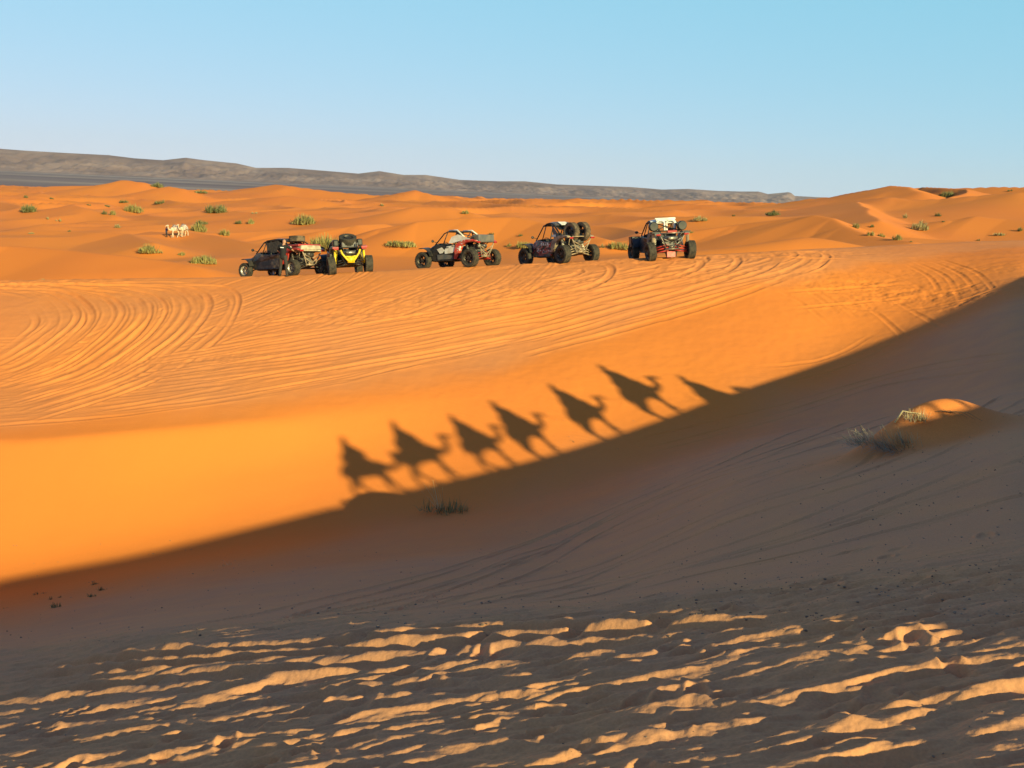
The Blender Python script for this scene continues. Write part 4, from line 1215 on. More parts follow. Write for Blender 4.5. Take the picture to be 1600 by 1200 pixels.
def person(label, J, loc, rotz, group=None, shirt=M_SHIRT, trousers=M_TROU, bald=False, robe=None, scarf=None, voxel=.013, vox_c=.02, s=1.0):
    """J: joints for a 1.78 m figure"""
    root = empty('person', loc, rotz); tag(root, label, 'person', group)
    V = {k: Vector(v) for k, v in J.items()}
    P = []
    hd = V['head']; f = V.get('face', Vector((0, 1, 0))).normalized(); up = (hd - V['neck']).normalized(); sd = f.cross(up).normalized()
    P += [('b', hd, .098, (.86, 1.0, 1.18)), ('c', [hd - up * .055 + f * .02, hd - up * .09 + f * .045], [.062, .045]), ('c', [V['neck'] - up * .04, hd - up * .06], [.058, .054])]
    P += [('c', [hd + f * .090 - up * .005, hd + f * .112 - up * .028], [.012, .016]), ('b', hd + f * .088 - up * .062, .020, (1.5, 1, .6))]
    for q in (-1, 1):
        P += [('b', hd + sd * q * .088 - up * .01, .026, (.45, .8, 1.2)), ('b', hd + sd * q * .034 + f * .085 + up * .014, .013)]
    P += [('c', [V['pelvis'], V['waist'], V['chest'], V['neck'] - up * .06], [.135, .125, .145, .08]), ('c', [V['shL'], V['neck'] - up * .08, V['shR']], [.06, .08, .06])]
    P += [('c', [V['hipL'], V['pelvis'], V['hipR']], [.095, .12, .095])]
    for q in 'LR':
        P += [('c', [V['sh' + q], V['el' + q], V['wr' + q]], [.056, .041, .028]), ('c', [V['hip' + q], V['kn' + q], V['an' + q]], [.088, .057, .040])]
        hand(P, V['wr' + q], V['wr' + q] - V['el' + q] if 'hd' + q not in V else V['hd' + q], (0, 0, 1))
        P += [('c', [V['an' + q] + Vector((0, -.03, -.04)), V['an' + q] + (V['toe' + q] - V['an' + q]) * .9], [.035, .03])]
    body = mesh_obj('body', organic(P, voxel, 3), M_SKIN, root)
    def shell(pts, rr): return ('c', pts, rr)
    if robe is None:
        Q = [shell([V['pelvis'] + Vector((0, 0, -.02)), V['waist'], V['chest'], V['neck'] - up * .085], [.152, .142, .160, .088]), shell([V['shL'], V['neck'] - up * .09, V['shR']], [.072, .088, .072])]
        for q in 'LR': Q.append(shell([V['sh' + q], V['sh' + q].lerp(V['el' + q], .75)], [.072, .060]))
        sh = mesh_obj('shirt', organic(Q, vox_c, 4), shirt, root)
        Q = [shell([V['hipL'], V['pelvis'], V['hipR']], [.108, .135, .108])]
        for q in 'LR': Q.append(shell([V['hip' + q], V['kn' + q], V['an' + q] + Vector((0, 0, .03))], [.105, .078, .066]))
        mesh_obj('trousers', organic(Q, vox_c, 4), trousers, root)
    else:
        Q = [shell([V['pelvis'], V['waist'], V['chest'], V['neck'] - up * .07], [.20, .19, .205, .10]), shell([V['shL'], V['neck'] - up * .09, V['shR']], [.078, .09, .078])]
        for q in 'LR':
            Q.append(shell([V['sh' + q], V['el' + q], V['wr' + q].lerp(V['el' + q], .15)], [.08, .085, .08]))
            Q.append(shell([V['hip' + q], V['kn' + q], V['an' + q] + Vector((0, 0, .08))], [.14, .125, .12]))
        if J is astride: Q += [shell([Vector((-.02, 0, 2.50)), Vector((.36, 0, 2.06))], [.18, .14]), shell([Vector((-.10, 0, 2.38)), Vector((-.44, 0, 2.0))], [.17, .16])]
        mesh_obj('robe', organic(Q, vox_c * 1.2, 6), robe, root)
    for q in 'LR':
        b = MB(); a = V['an' + q]; t = V['toe' + q]; d_ = (t - a); d_.z = 0; d_.normalize()
        mesh_obj('shoe', organic([('c', [a + Vector((0, 0, -.045)) - d_ * .04, a + Vector((0, 0, -.05)) + d_ * .07, t + Vector((0, 0, .0))], [.048, .046, .036])], .012, 3), M_SHOE, root)
    if scarf:
        mesh_obj('head_scarf', organic([('b', hd + up * .035 - f * .012, .125, (1, 1.05, .85)), ('c', [hd + sd * .1 + up * .03 + f * .03, hd + f * .10 + up * .05, hd - sd * .1 + up * .03 + f * .03, hd - f * .10 + up * .04], [.035] * 4),
            ('c', [hd - up * .07 - f * .05, V['neck'] - up * .03 - f * .02], [.085, .105]), ('c', [hd - f * .1 - up * .05, V['chest'] - f * .15 + up * .05], [.05, .03])], vox_c, 4), scarf, root)
    elif not bald:
        mesh_obj('hair', organic([('b', hd + up * .022 - f * .018, .106, (.86, .96, 1.0))], .015, 2), M_HAIR, root)
    root.scale = (s, s, s)
    return root, V
stand = dict(head=(0, .02, 1.66), neck=(0, -.01, 1.50), chest=(0, -.01, 1.30), waist=(0, 0, 1.08), pelvis=(0, 0, .95), shL=(-.19, 0, 1.43), shR=(.19, 0, 1.43), elL=(-.24, -.03, 1.15), elR=(.24, -.03, 1.15),
    wrL=(-.24, .06, .90), wrR=(.24, .06, .90), hipL=(-.10, 0, .92), hipR=(.10, 0, .92), knL=(-.12, .02, .50), knR=(.12, .02, .50), anL=(-.12, -.02, .09), anR=(.12, -.02, .09), toeL=(-.15, .16, .035), toeR=(.15, .16, .035))
# the man leaning on the black buggy, his back to the camera
lean = dict(stand); lean.update(head=(.01, .13, 1.62), neck=(0, .07, 1.48), chest=(0, .04, 1.29), shL=(-.20, .08, 1.41), shR=(.20, .08, 1.41), elL=(-.30, .14, 1.18), elR=(.34, .26, 1.26), wrL=(-.24, .33, 1.06), wrR=(.42, .48, 1.16),
    hipL=(-.11, 0, .92), hipR=(.11, 0, .92), knL=(-.13, .06, .49), knR=(.17, .0, .49), anL=(-.14, -.02, .09), anR=(.22, -.06, .09), toeL=(-.17, .16, .035), toeR=(.28, .11, .035), face=(0, .95, -.2), hdL=(.1, .9, -.4), hdR=(.2, .9, -.3))
ax_, ay_ = ray(442, 432); px_, py_ = ax_ * 51.0, 51.0
man, MV = person('man in a black T-shirt with white print on the back, leaning on the black buggy', lean, (px_, py_, gz(px_, py_) - .015), math.radians(-8), bald=True, s=1.05)
for o_ in man.children:
    if o_.name.startswith('shirt'):
        b = MB(); b.box((0, -.128, 1.36), (.17, .012, .042), Matrix.Rotation(-.1, 3, 'X')); b.build('back_print', M_LETTER, o_, bevel=.003)

# ---- camels
M_CAMEL = mat('tawny camel hair', (.36, .21, .11), .9, color2=(.27, .15, .08), noise_scale=4, bump=.3)
M_CAMEL_W = mat('pale camel hair', (.60, .50, .38), .9, color2=(.48, .38, .27), noise_scale=4, bump=.3)
M_BLKT = mat('striped saddle blanket', (.35, .05, .05), .9, color2=(.12, .06, .10), noise_scale=8)
M_BLKT_W = mat('cream saddle blanket', (.66, .60, .52), .9, color2=(.25, .12, .12), noise_scale=6)
M_ROPE = mat('rope', (.30, .22, .13), .9)
def camel_parts(ph, neck_up=0.0):
    """dromedary facing +x, feet on z = 0; ph shifts the walk"""
    P = [('c', [(-.62, 0, 1.36), (-.25, 0, 1.33), (.20, 0, 1.30), (.60, 0, 1.36)], [.27, .36, .37, .27]),
         ('c', [(-.22, 0, 1.55), (-.06, 0, 1.74), (.06, 0, 1.86)], [.30, .20, .10]), ('b', (-.62, 0, 1.38), .27, (1, .8, 1.1)), ('b', (.52, 0, 1.22), .27, (.9, .78, 1.2)),
         ('c', [(.66, 0, 1.32), (.95, 0, 1.16), (1.22, 0, 1.24), (1.38, 0, 1.52 + neck_up), (1.42, 0, 1.80 + neck_up)], [.21, .155, .125, .105, .09]),
         ('c', [(1.38, 0, 1.88 + neck_up), (1.52, 0, 1.90 + neck_up), (1.70, 0, 1.84 + neck_up), (1.84, 0, 1.78 + neck_up)], [.11, .105, .075, .065]),
         ('b', (1.87, 0, 1.75 + neck_up), .06, (1, .9, .8)), ('c', [(-.86, 0, 1.42), (-.96, 0, 1.25), (-.98, 0, .98)], [.06, .028, .04])]
    for q in (-1, 1):
        P += [('c', [(1.38, q * .08, 1.96 + neck_up), (1.34, q * .12, 2.03 + neck_up)], [.03, .014]), ('b', (1.53, q * .075, 1.94 + neck_up), .028)]
        a = math.sin(ph + (0 if q > 0 else PI)) * .20; c_ = math.sin(ph + (.6 if q > 0 else PI + .6)) * .24
        P += [('c', [(.52, q * .16, 1.22), (.50 + a * .5, q * .17, .92), (.50 + a * .9, q * .16, .56), (.48 + a * 1.6, q * .16, .12)], [.17, .115, .085, .060]),
              ('b', (.53 + a * 1.6, q * .16, .055), .10, (1.25, .95, .55)), ('b', (.50 + a * .9, q * .16, .56), .072),
              ('c', [(-.62, q * .16, 1.26), (-.52 + c_ * .5, q * .18, .98), (-.76 + c_ * .9, q * .16, .60), (-.66 + c_ * 1.6, q * .16, .12)], [.21, .14, .088, .060]),
              ('b', (-.60 + c_ * 1.6, q * .16, .055), .10, (1.25, .95, .55))]
    return P
def camel(label, ph, loc, rotz, group, hair=M_CAMEL, blanket=M_BLKT, s=1.0, neck_up=0.0):
    root = empty('camel', loc, rotz); tag(root, label, 'camel', group); root.scale = (s, s, s)
    mesh_obj('body', organic(camel_parts(ph, neck_up), .035, 4), hair, root)
    # blanket laid over hump and flanks, hanging to mid belly
    b = MB(); n = 13; rings = []
    for x_, hz, hw in ((-.74, 1.68, .28), (-.46, 1.80, .40), (-.15, 1.98, .46), (.10, 2.02, .46), (.32, 1.88, .43), (.50, 1.72, .36)):
        out = []; inn = []
        for k in range(n):
            t = -1 + 2 * k / (n - 1); y = math.copysign(min(abs(t) * 1.5, 1) ** .8, t) * hw
            z = hz - .30 * min(abs(t) * 1.4, 1) ** 2 - max(0, abs(t) - .55) * .95
            out.append((x_, y, z)); inn.append((x_, y * .95, z - .03))
        rings.append(out + inn[::-1])
    b.loft(rings); b.build('saddle_blanket', blanket, root, True)
    b = MB(); b.tube([(.36, -.22, 2.04), (.40, 0, 2.12), (.36, .22, 2.04)], .02); b.tube([(.30, -.22, 1.8), (.36, -.22, 2.04)], .018); b.tube([(.30, .22, 1.8), (.36, .22, 2.04)], .018)
    b.build('saddle_handle', M_STEEL, root)
    b = MB(); b.tube([(1.62, -.09, 1.90 + neck_up), (1.62, 0, 1.96 + neck_up), (1.62, .09, 1.90 + neck_up), (1.62, .07, 1.80 + neck_up), (1.62, -.07, 1.80 + neck_up), (1.62, -.09, 1.90 + neck_up)], .012); b.build('halter', M_ROPE, root)
    return root
astride = dict(head=(-.02, 0, 2.98 - .05), neck=(-.06, 0, 2.76), chest=(-.07, 0, 2.55), waist=(-.07, 0, 2.33), pelvis=(-.07, 0, 2.20), shL=(-.06, .19, 2.69), shR=(-.06, -.19, 2.69), elL=(.04, .36, 2.46), elR=(.04, -.36, 2.46),
    wrL=(.24, .16, 2.28), wrR=(.24, -.16, 2.28), hipL=(-.05, .12, 2.16), hipR=(-.05, -.12, 2.16), knL=(.26, .46, 1.92), knR=(.26, -.46, 1.92), anL=(.22, .50, 1.52), anR=(.22, -.50, 1.52), toeL=(.38, .54, 1.44), toeR=(.38, -.54, 1.44), face=(1, 0, 0))

# the caravan whose shadows fall on the slope; it walks the crest outside the frame on the right
GRP_C = 'camels of the caravan walking on the dune crest'
GRP_R = 'riders of the caravan on the dune crest'
CARAVAN = []
for i in range(7):
    pxq = (601, 692, 786, 856, 952, 1046, 1118)[i]; pyq = float(np.interp(pxq, [t[0] for t in TERM], [t[1] for t in TERM]))
    # foot of the shadow on the far slope, then back along the sun's rays to the crest
    Dt = smooth_interp(np.array([pxq]), [t[0] for t in TERM], [t[2] for t in TERM])[0]
    at_, tt_ = ray(pxq, pyq); qt, pt = qp(at_ * Dt, Dt)
    pc_ = float(pcrest(qt)) + (.3, .3, .3, .3, .3, .25, -1.9)[i]
    X_, Y_ = xy(qt, pc_); CARAVAN.append(Vector((X_, Y_, float(zside(np.array([X_]), np.array([Y_]))[0]))))
_cl = ['last camel of the caravan on the dune crest, at its tail end', 'second camel from the tail end of the caravan on the crest', 'third camel from the tail end of the caravan on the crest',
       'camel in the very middle of the caravan on the crest', 'camel third from the front of the caravan on the crest', 'camel walking right behind the caravan leader on the crest', 'leading camel, lower down behind the dune crest than the others']
_rl = ['robed rider on the last camel at the tail end of the caravan', 'robed rider on the second camel from the tail end', 'robed rider on the third camel from the tail end',
       'robed rider on the middle camel of the caravan', 'robed rider on the camel third from the front', 'robed rider on the camel right behind the leader', 'robed rider on the leading camel of the caravan']
_protoC = _protoR = None
for i, P_ in enumerate(CARAVAN):
    nx = CARAVAN[i + 1] if i < 5 else P_ + (CARAVAN[5] - CARAVAN[4]); 
    yaw = math.atan2(nx.y - P_.y, nx.x - P_.x)
    if _protoC is None:
        camel_ = _protoC = camel(_cl[0], .7, P_, yaw, GRP_C, s=.93, neck_up=-.10)
        rider_, _ = person(_rl[0], astride, P_, yaw, GRP_R, robe=M_ROBE_B, scarf=M_SCARF, s=.93, voxel=.016, vox_c=.03); _protoR = rider_
    elif i == 3:
        camel_ = camel(_cl[i], 2.3, P_, yaw, GRP_C, s=.93, neck_up=-.22); _protoC = camel_
        rider_ = copy_tree(_protoR); rider_['label'] = _rl[i]
    else:
        camel_ = copy_tree(_protoC); camel_['label'] = _cl[i]
        rider_ = copy_tree(_protoR); rider_['label'] = _rl[i]
    for o_ in (camel_, rider_):
        o_.location = P_ + Vector((0, 0, -.03)); o_.rotation_euler = (0, 0, yaw)
    sc_ = (.82, .88, .80, .85, .86, .90, .90)[i]; camel_.scale = (sc_,) * 3; rider_.scale = (sc_,) * 3
for i in range(6):
    A_, B_ = CARAVAN[i], CARAVAN[i + 1]
    d_ = (B_ - A_).normalized()
    p0 = A_ + d_ * 1.45 + Vector((0, 0, 1.52)); p1 = B_ - d_ * .72 + Vector((0, 0, 1.2))
    b = MB(); b.tube([p0.lerp(p1, k / 8) + Vector((0, 0, -.18 * math.sin(PI * k / 8))) for k in range(9)], .011, 5)
    tag(b.build('lead_rope', M_ROPE, None, True), 'lead rope between caravan camels %s, counted from the tail end' % ('one and two', 'two and three', 'three and four', 'four and five', 'five and six', 'six and seven')[i], 'rope', 'lead ropes of the caravan')

# two pale camels and their handler far off among the dunes on the left
def far_at(px, py, dmin=60):
    x, y, z = pix2ground(px, py, dmin); return Vector((x, y, z))
fc1 = far_at(274, 371); hpx = 1600 / fc1.y
GRP_F = 'pale camels standing far off among the dunes'
FS = 20.0 / hpx / 2.05
c1 = camel('pale camel with dark saddle, left of the two far off among the dunes', 1.2, fc1, math.radians(238), GRP_F, M_CAMEL_W, M_BLKT_W, s=FS)
c2 = camel('pale camel, right of the two far off among the dunes', 3.0, fc1 + Vector((10.5 / hpx, .6, 0)), math.radians(252), GRP_F, M_CAMEL_W, M_BLKT_W, s=FS)
c2.location.z = gz(c2.location.x, c2.location.y)
h1, _ = person('handler in dark clothes standing beside the two pale camels far off', stand, fc1 + Vector((-12 / hpx, -.3, 0)), math.radians(150), shirt=M_ROBE_B, s=FS * .92, voxel=.02, vox_c=.03)
h1.location.z = gz(h1.location.x, h1.location.y)

# ================================================================== shrubs
def leaf_mat(name, c1_, c2_):
    m_ = mat(name, c1_, .75, color2=c2_, noise_scale=2.2, spec=.2); return m_
M_LEAF = [leaf_mat('olive shrub', (.24, .22, .075), (.36, .30, .11)), leaf_mat('dark green shrub', (.13, .145, .055), (.22, .20, .085)), leaf_mat('pale dry shrub', (.42, .33, .16), (.30, .25, .11))]
M_STEM = mat('dry stem', (.22, .16, .09), .9)
M_GRASS_D = mat('grey dry grass', (.36, .33, .26), .9, color2=(.20, .18, .15), noise_scale=3); M_GRASS_S = mat('straw', (.62, .47, .26), .85, color2=(.42, .31, .17), noise_scale=3)
def blades(rr, n, w, h, blade_w, lean=.55, segs=3, droop=.25, dirx=0.0, core=.35, tilt=(0, 0)):
    '''many narrow upright leaves and twigs fanned out from several crowns'''
    V_, F_ = [], []
    ncl = max(2, int(n / 34)); cl = [(rr.uniform(-.40, .40) * w, rr.uniform(-.22, .22) * w, rr.uniform(.65, 1.05)) for _ in range(ncl)]
    for i in range(n):
        cx, cy, ch = cl[i % ncl]; R0 = w * .07
        bx, by = cx + rr.gauss(0, R0), cy + rr.gauss(0, R0)
        ang = rr.uniform(0, 2 * PI); ln_ = h * ch * rr.uniform(.45, 1.08) * (1 - .35 * abs(cx) / (w * .5))
        sp = abs(rr.gauss(0, lean)); dx, dy = math.cos(ang) * sp + dirx, math.sin(ang) * sp
        L3 = math.sqrt(1 + dx * dx + dy * dy); sx, sy = -math.sin(ang), math.cos(ang)
        base = len(V_)
        st = rr.uniform(0, core)
        for k in range(segs + 1):
            t = st * (1 - k / segs) + k / segs
            z = ln_ * t / L3 * (1 - droop * t * sp); ww = blade_w * (1 - .75 * k / segs) * rr.uniform(.7, 1.3)
            px_, py_ = bx + dx * ln_ * t / L3 + tilt[0] * t, by + dy * ln_ * t / L3 + tilt[1] * t
            V_ += [(px_ - sx * ww, py_ - sy * ww, z), (px_ + sx * ww, py_ + sy * ww, z)]
        for k in range(segs):
            a = base + 2 * k; F_.append((a, a + 1, a + 3, a + 2))
    return V_, F_
def shrub(px, by, w, h, style, label, seed, group='shrubs growing among the dunes', name='bush'):
    P_ = far_at(px, by, 52.5); k = P_.y / 1600
    W, H = w * k * .95, h * k * 1.12
    rr = random.Random(seed)
    n = int(min(900, max(130, 20 * w)))
    V_, F_ = blades(rr, n, W, H, max(.30 * k, .014 * W + .14 * k) * (1.0 if w > 10 else .8), lean=(.55, .8, .75)[style] + .15 * ((seed * 7) % 3 - 1))
    me = bpy.data.meshes.new('bush'); me.from_pydata(V_, [], F_); me.update(); me.materials.append(M_LEAF[style])
    o = bpy.data.objects.new(name, me); link(o); o.location = P_ - Vector((0, 0, .03)); tag(o, label, 'bush', group)
    if w > 20:
        b = MB()
        for j in range(9):
            a = rr.uniform(0, 2 * PI); x0 = rr.uniform(-.3, .3) * W
            b.tube([(x0, 0, 0), (x0 + math.cos(a) * W * .12, math.sin(a) * W * .1, H * .5), (x0 + math.cos(a) * W * .2, math.sin(a) * W * .15, H * .85)], [.02 * W * .4, .012 * W * .4, .004], 4)
        b.build('stem', M_STEM, o)
    return o
SH = [
 (44, 332, 28, 15, 1, 'dark green bush near the left edge of the frame among the dunes'),
 (40, 309, 9, 5, 1, 'tiny bush above and behind the dark green bush at the left edge'),
 (80, 311, 8, 4, 1, 'tiny low bush right of and above the leftmost dark bush'),
 (138, 321, 6, 4, 1, 'tiny bush left of the paired small bushes on the far left dunes'),
 (168, 323, 11, 4, 1, 'small flat bush just above the two round bushes on the left'),
 (193, 317, 15, 6, 1, 'low slanting bush below the highest left dune'),
 (163, 335, 10, 8, 1, 'round dark bush, left one of a close pair on the left dunes'),
 (176, 336, 12, 9, 0, 'yellow green bush, right one of a close pair on the left dunes'),
 (209, 332, 30, 14, 0, 'wide bush with a pale sandy foot, right of the close pair'),
 (92, 346, 8, 7, 2, 'faint pale bush in the middle of the left dunes'),
 (75, 343, 8, 5, 2, 'faint pale tuft just left of the faint pale bush'),
 (183, 356, 13, 8, 2, 'pale yellow tuft on a small hump below the wide bush'),
 (108, 362, 7, 4, 1, 'tiny dark tuft on the crest left of the pale camels'),
 (50, 365, 12, 3, 2, 'flat dry tuft on the shaded dune at the far left'),
 (236, 395, 38, 15, 0, 'olive bush below the pale camels with a dark side branch'),
 (285, 399, 13, 8, 0, 'small bush between the two large bushes left of the buggies'),
 (320, 412, 42, 14, 0, 'wide low green bush nearest the front of the black buggy'),
 (315, 351, 18, 10, 1, 'dark bush behind the slanting light bush right of the pale camels'),
 (311, 362, 28, 15, 0, 'light olive bush slanting downhill right of the pale camels'),
 (351, 368, 15, 12, 0, 'round bush with a long shadow right of the slanting bush'),
 (374, 350, 13, 8, 1, 'dark bush, left one of two small bushes above the black buggy'),
 (391, 350, 12, 9, 0, 'olive bush, right one of two small bushes above the black buggy'),
 (338, 333, 34, 16, 1, 'large spreading grey green bush in the middle distance left of centre'),
 (250, 319, 17, 8, 1, 'dark bush trailing down below the second dune peak'),
 (246, 293, 22, 8, 1, 'dark bush in the saddle between the two left dune peaks'),
 (314, 302, 20, 7, 1, 'grey bush where the dunes meet the dark plain'),
 (68, 440, 19, 6, 2, 'flat dry tuft at the foot of the bright dune by the ridge'),
 (398, 334, 9, 5, 2, 'pale tuft on the bright sand above the two small bushes'),
 (474, 351, 38, 18, 0, 'large olive bush on the dune above and between the first two buggies'),
 (510, 391, 50, 26, 0, 'big green bush directly behind the first two buggies'),
 (626, 385, 50, 11, 0, 'long low green bush between the yellow framed and the white and red buggy'),
 (595, 322, 10, 5, 2, 'faint dry tuft on the far dune left of the central peak'),
 (727, 334, 14, 7, 0, 'small green bush on the far crest above the white and red buggy'),
 (796, 385, 9, 7, 0, 'tiny green bush just left of the bush beside the two-spare buggy'),
 (818, 387, 25, 12, 0, 'green bush right beside the mirror of the buggy with two spare wheels'),
 (768, 367, 8, 6, 1, 'thin dark twigs on the bright dune right of the white and red buggy'),
 (814, 369, 7, 5, 1, 'thin dark twig tuft on the bright dune left of the roofed buggy'),
 (942, 387, 8, 8, 2, 'small dry tuft just right of the roofed buggy'),
 (966, 389, 34, 14, 0, 'green bush between the two right-hand buggies'),
 (1077, 365, 14, 6, 0, 'flat olive bush at the right shoulder of the last buggy'),
 (1095, 345, 26, 8, 2, 'dry spreading bush on the crest above the last buggy'),
 (1147, 338, 5, 5, 1, 'tiny twig bush on the crest right of the last buggy'),
 (1209, 337, 24, 9, 1, 'dark bush with pale sand foot at the base of the big right dune'),
 (1339, 357, 15, 10, 0, 'green bush at the top left of the bright bowl on the right'),
 (1362, 355, 9, 6, 1, 'dark little bush inside the top of the bright bowl'),
 (1360, 368, 13, 8, 0, 'small bush in the row down the left side of the bright bowl'),
 (1377, 370, 13, 7, 0, 'pale green bush in the middle of the row along the bowl'),
 (1404, 375, 17, 10, 0, 'rounded green bush at the low end of the row along the bowl'),
 (1437, 360, 28, 16, 2, 'straw coloured bush casting a dark shadow in the bright bowl'),
 (1415, 341, 10, 9, 2, 'thin dry tuft on the bright slope above the straw coloured bush'),
 (1465, 338, 12, 7, 1, 'small dark bush on the bright slope right of the thin dry tuft'),
 (1474, 347, 6, 3, 1, 'tiny dark tuft on the crest right of the straw coloured bush'),
 (1560, 368, 18, 6, 2, 'low pale bush near the right edge of the bowl'),
 (1529, 376, 7, 4, 1, 'tiny dark tuft at the lower right rim of the bowl'),
 (1594, 361, 10, 8, 1, 'dark bush cut by the right edge of the frame'),
 (1579, 299, 9, 4, 1, 'tiny bush on the skyline at the far right'),
 (1424, 378, 6, 3, 1, 'tiny dark tuft right beside the rounded green bush of the bowl'),
 (1480, 308, 26, 11, 1, 'grey twiggy bush in the shaded hollow under the right skyline'),
]
for i, a_ in enumerate(SH): shrub(*a_, seed=300 + i)

# ---- plants in the shaded hollow
def tuft(px, py, n, w, h, bw, m_, name, label, cat, lean=.6, droop=.3, tilt=(0, 0), seed=1, dmin=11, z=0, core=.2):
    x, y, zz = pix2ground(px, py, dmin, 60)
    V_, F_ = blades(random.Random(seed), n, w, h, bw, lean=lean, droop=droop, tilt=tilt, core=core)
    me = bpy.data.meshes.new(name); me.from_pydata(V_, [], F_); me.update(); me.materials.append(m_)
    o = bpy.data.objects.new(name, me); link(o); o.location = (x, y, zz - .02 + z)
    if label: tag(o, label, cat)
    return o
mk = BUMPS[0]
g1 = tuft(1380, 698, 420, 1.25, .50, .0055, M_GRASS_D, 'grass_tuft', 'grey dry grass tuft spilling off the left side of the sunlit sand mound', 'grass tuft', 1.3, .45, (-.28, -.22), 5)
g1b = tuft(1382, 690, 260, 1.1, .52, .005, M_GRASS_S, 'dry_blades', None, None, 1.4, .35, (-.1, 0), 15); g1b.parent = g1; g1b.location = (0.05, .05, 0)
g2 = tuft(1428, 655, 260, .6, .30, .0045, M_GRASS_S, 'grass_tuft', 'straw coloured grass tuft on top of the sunlit sand mound', 'grass tuft', .9, .3, (0, 0), 6)
x, y, z = pix2ground(1398, 662, 11, 40); x1, y1, z1 = pix2ground(1420, 653, 11, 40); x2, y2, z2 = pix2ground(1500, 655, 11, 40)
b = MB(); b.tube([(x, y, z + .02), ((x + x1) / 2, (y + y1) / 2, max(z, z1) + .12), (x1, y1, z1 + .10), (x1 + .3, y1 + .02, z1 + .08)], [.018, .016, .012, .006], 6)
tag(b.build('twig', M_GRASS_S, None, True), 'bare pale twig lying between the two grass tufts on the mound', 'twig')
x, y, z = pix2ground(1462, 645, 11, 40)
b = MB()
for k in range(5):
    b.tube([(x + .05 * k, y, z + .02), (x + .14 + .09 * k, y - .03 * k, z + .06), (x + .30 + .11 * k, y - .05 * k, z - .02 - .012 * k)], [.005, .004, .002], 5)
tag(b.build('root_twigs', M_STEM, None, True), 'dark root twigs trailing down the right end of the sunlit mound', 'twig')
# dark green plant at the foot of the lit slope
gp = tuft(694, 796, 210, 1.9, .75, .012, M_LEAF[1], 'plant', 'dark green plant in the shade just below the camel shadows', 'plant', 1.0, .5, (0, 0), 9, 20)
gs = tuft(694, 794, 16, .5, 1.35, .008, M_GRASS_S, 'dry_stalk', None, None, .32, .1, (-.2, 0), 10, 20, core=0); gs.parent = gp; gs.location = (-.1, 0, 0)
for k, (px_, py_, w_, lab) in enumerate([(8, 950, .9, 'dark plant cut by the left edge in the shaded hollow'), (67, 927, .45, 'small dark plant highest in the shaded hollow on the left'), (87, 935, .35, 'tiny dark plant midway in the little group on the left'),
        (88, 949, .5, 'small dark plant lowest in the little group on the left'), (145, 914, .3, 'tiny brown plant above the pair in the shaded hollow'), (156, 923, .45, 'brown plant right of the little group in the hollow'), (142, 933, .3, 'tiny brown plant below the brown plant in the hollow')]):
    o_ = tuft(px_, py_, 60, w_, .16, .009, M_LEAF[1], 'plant', lab, 'plant', 1.2, .4, (0, 0), 30 + k, 16); o_['group'] = 'small plants in the shaded hollow'
# pale dry sprigs
tuft(352, 884, 14, .35, .28, .006, M_GRASS_S, 'dry_sprig', 'pale dry sprig alone in the middle of the brown shade on the left', 'dry sprig', .9, .2, (0, 0), 41, 16)
tuft(895, 690, 9, .25, .16, .006, M_STEM, 'dry_sprig', 'thin twig at the shadow edge under the fourth camel shadow', 'dry sprig', .9, .2, (0, 0), 42, 16)

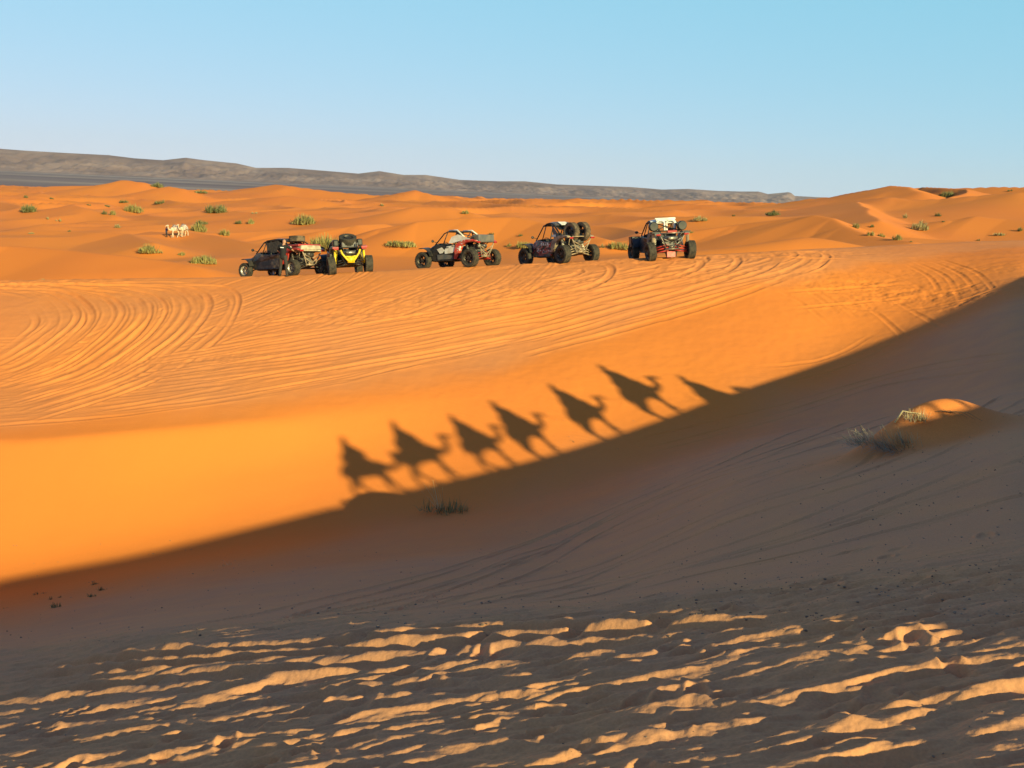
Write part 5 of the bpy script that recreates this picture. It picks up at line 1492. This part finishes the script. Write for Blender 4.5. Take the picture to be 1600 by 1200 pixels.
# ---- pebbles and droppings scattered on the hard sand: nobody could count them
M_PEB = mat('dark pebble', (.16, .105, .075), .85, color2=(.34, .22, .15), noise_scale=.9)
def pebbles():
    rr = np.random.default_rng(77)
    px = []; 
    for n_, (x0, x1, y0, y1), s0, s1 in ((1500, (700, 1620, 640, 985), .004, .016), (350, (-10, 800, 860, 1010), .008, .024), (300, (-10, 1620, 960, 1200), .0015, .008), (200, (1000, 1620, 880, 1010), .004, .014)):
        for _ in range(n_):
            x = rr.uniform(x0, x1); y = rr.uniform(y0, y1)
            if n_ == 2200 and y < 1010 - .32 * (x - 500) + 60 * rr.standard_normal(): continue
            px.append((x, y, s0 + (s1 - s0) * rr.random() ** 3))
    # all sight lines at once on a coarse fan
    ds = 1 / np.linspace(1 / 3.3, 1 / 46, 420)
    V0 = []
    b = MB(); b.ball((0, 0, 0), 1, 3, (1, .8, .6)); bv = np.array(b.v); bf = b.f
    VV = []; FF = []
    for i in range(0, len(px), 200):
        ch = px[i:i + 200]; A = np.array([ray(x, y) for x, y, _ in ch])
        g = zbase((A[:, :1] * ds).ravel(), np.tile(ds, (len(ch), 1)).ravel()).reshape(len(ch), -1)
        idx = np.argmax(A[:, 1:] * ds <= g, axis=1)
        for j, (x, y, s_) in enumerate(ch):
            if idx[j] == 0: continue
            D = ds[idx[j]]; V0.append((A[j, 0] * D, D, s_))
    V0 = np.array(V0); Z = zfull(V0[:, 0], V0[:, 1])
    for (x, y, s_), z in zip(V0, Z):
        a = rr.uniform(0, 6.28); c_, s2 = math.cos(a), math.sin(a); q = bv * (1 + .3 * rr.standard_normal(bv.shape) * .5) * s_
        w = np.stack([q[:, 0] * c_ - q[:, 1] * s2 + x, q[:, 0] * s2 + q[:, 1] * c_ + y, q[:, 2] + z + s_ * .25], 1)
        n0 = len(VV) * len(bv); VV.append(w); FF += [tuple(k + n0 for k in f) for f in bf]
    me = bpy.data.meshes.new('pebbles'); me.from_pydata(np.concatenate(VV).tolist(), [], FF); me.update(); me.materials.append(M_PEB)
    o = bpy.data.objects.new('pebbles', me); link(o); tag(o, 'scattered dark pebbles on the hard shaded sand', kind='stuff')
pebbles()

# ================================================================== haze
def haze():
    b = MB(); b.box((0, 8900, 300), (30000, 18200, 660)); o = b.build('haze', None)
    mt = bpy.data.materials.new('haze'); mt.use_nodes = True; nt = mt.node_tree
    nt.nodes.remove(nt.nodes['Principled BSDF']); v = nt.nodes.new('ShaderNodeVolumePrincipled')
    v.inputs['Color'].default_value = (.86, .87, 1, 1); v.inputs['Density'].default_value = HAZE_D
    nt.links.new(v.outputs[0], nt.nodes['Material Output'].inputs['Volume']); o.data.materials.append(mt)
    tag(o, kind='stuff')
HAZE_D = 1.5e-5
haze()
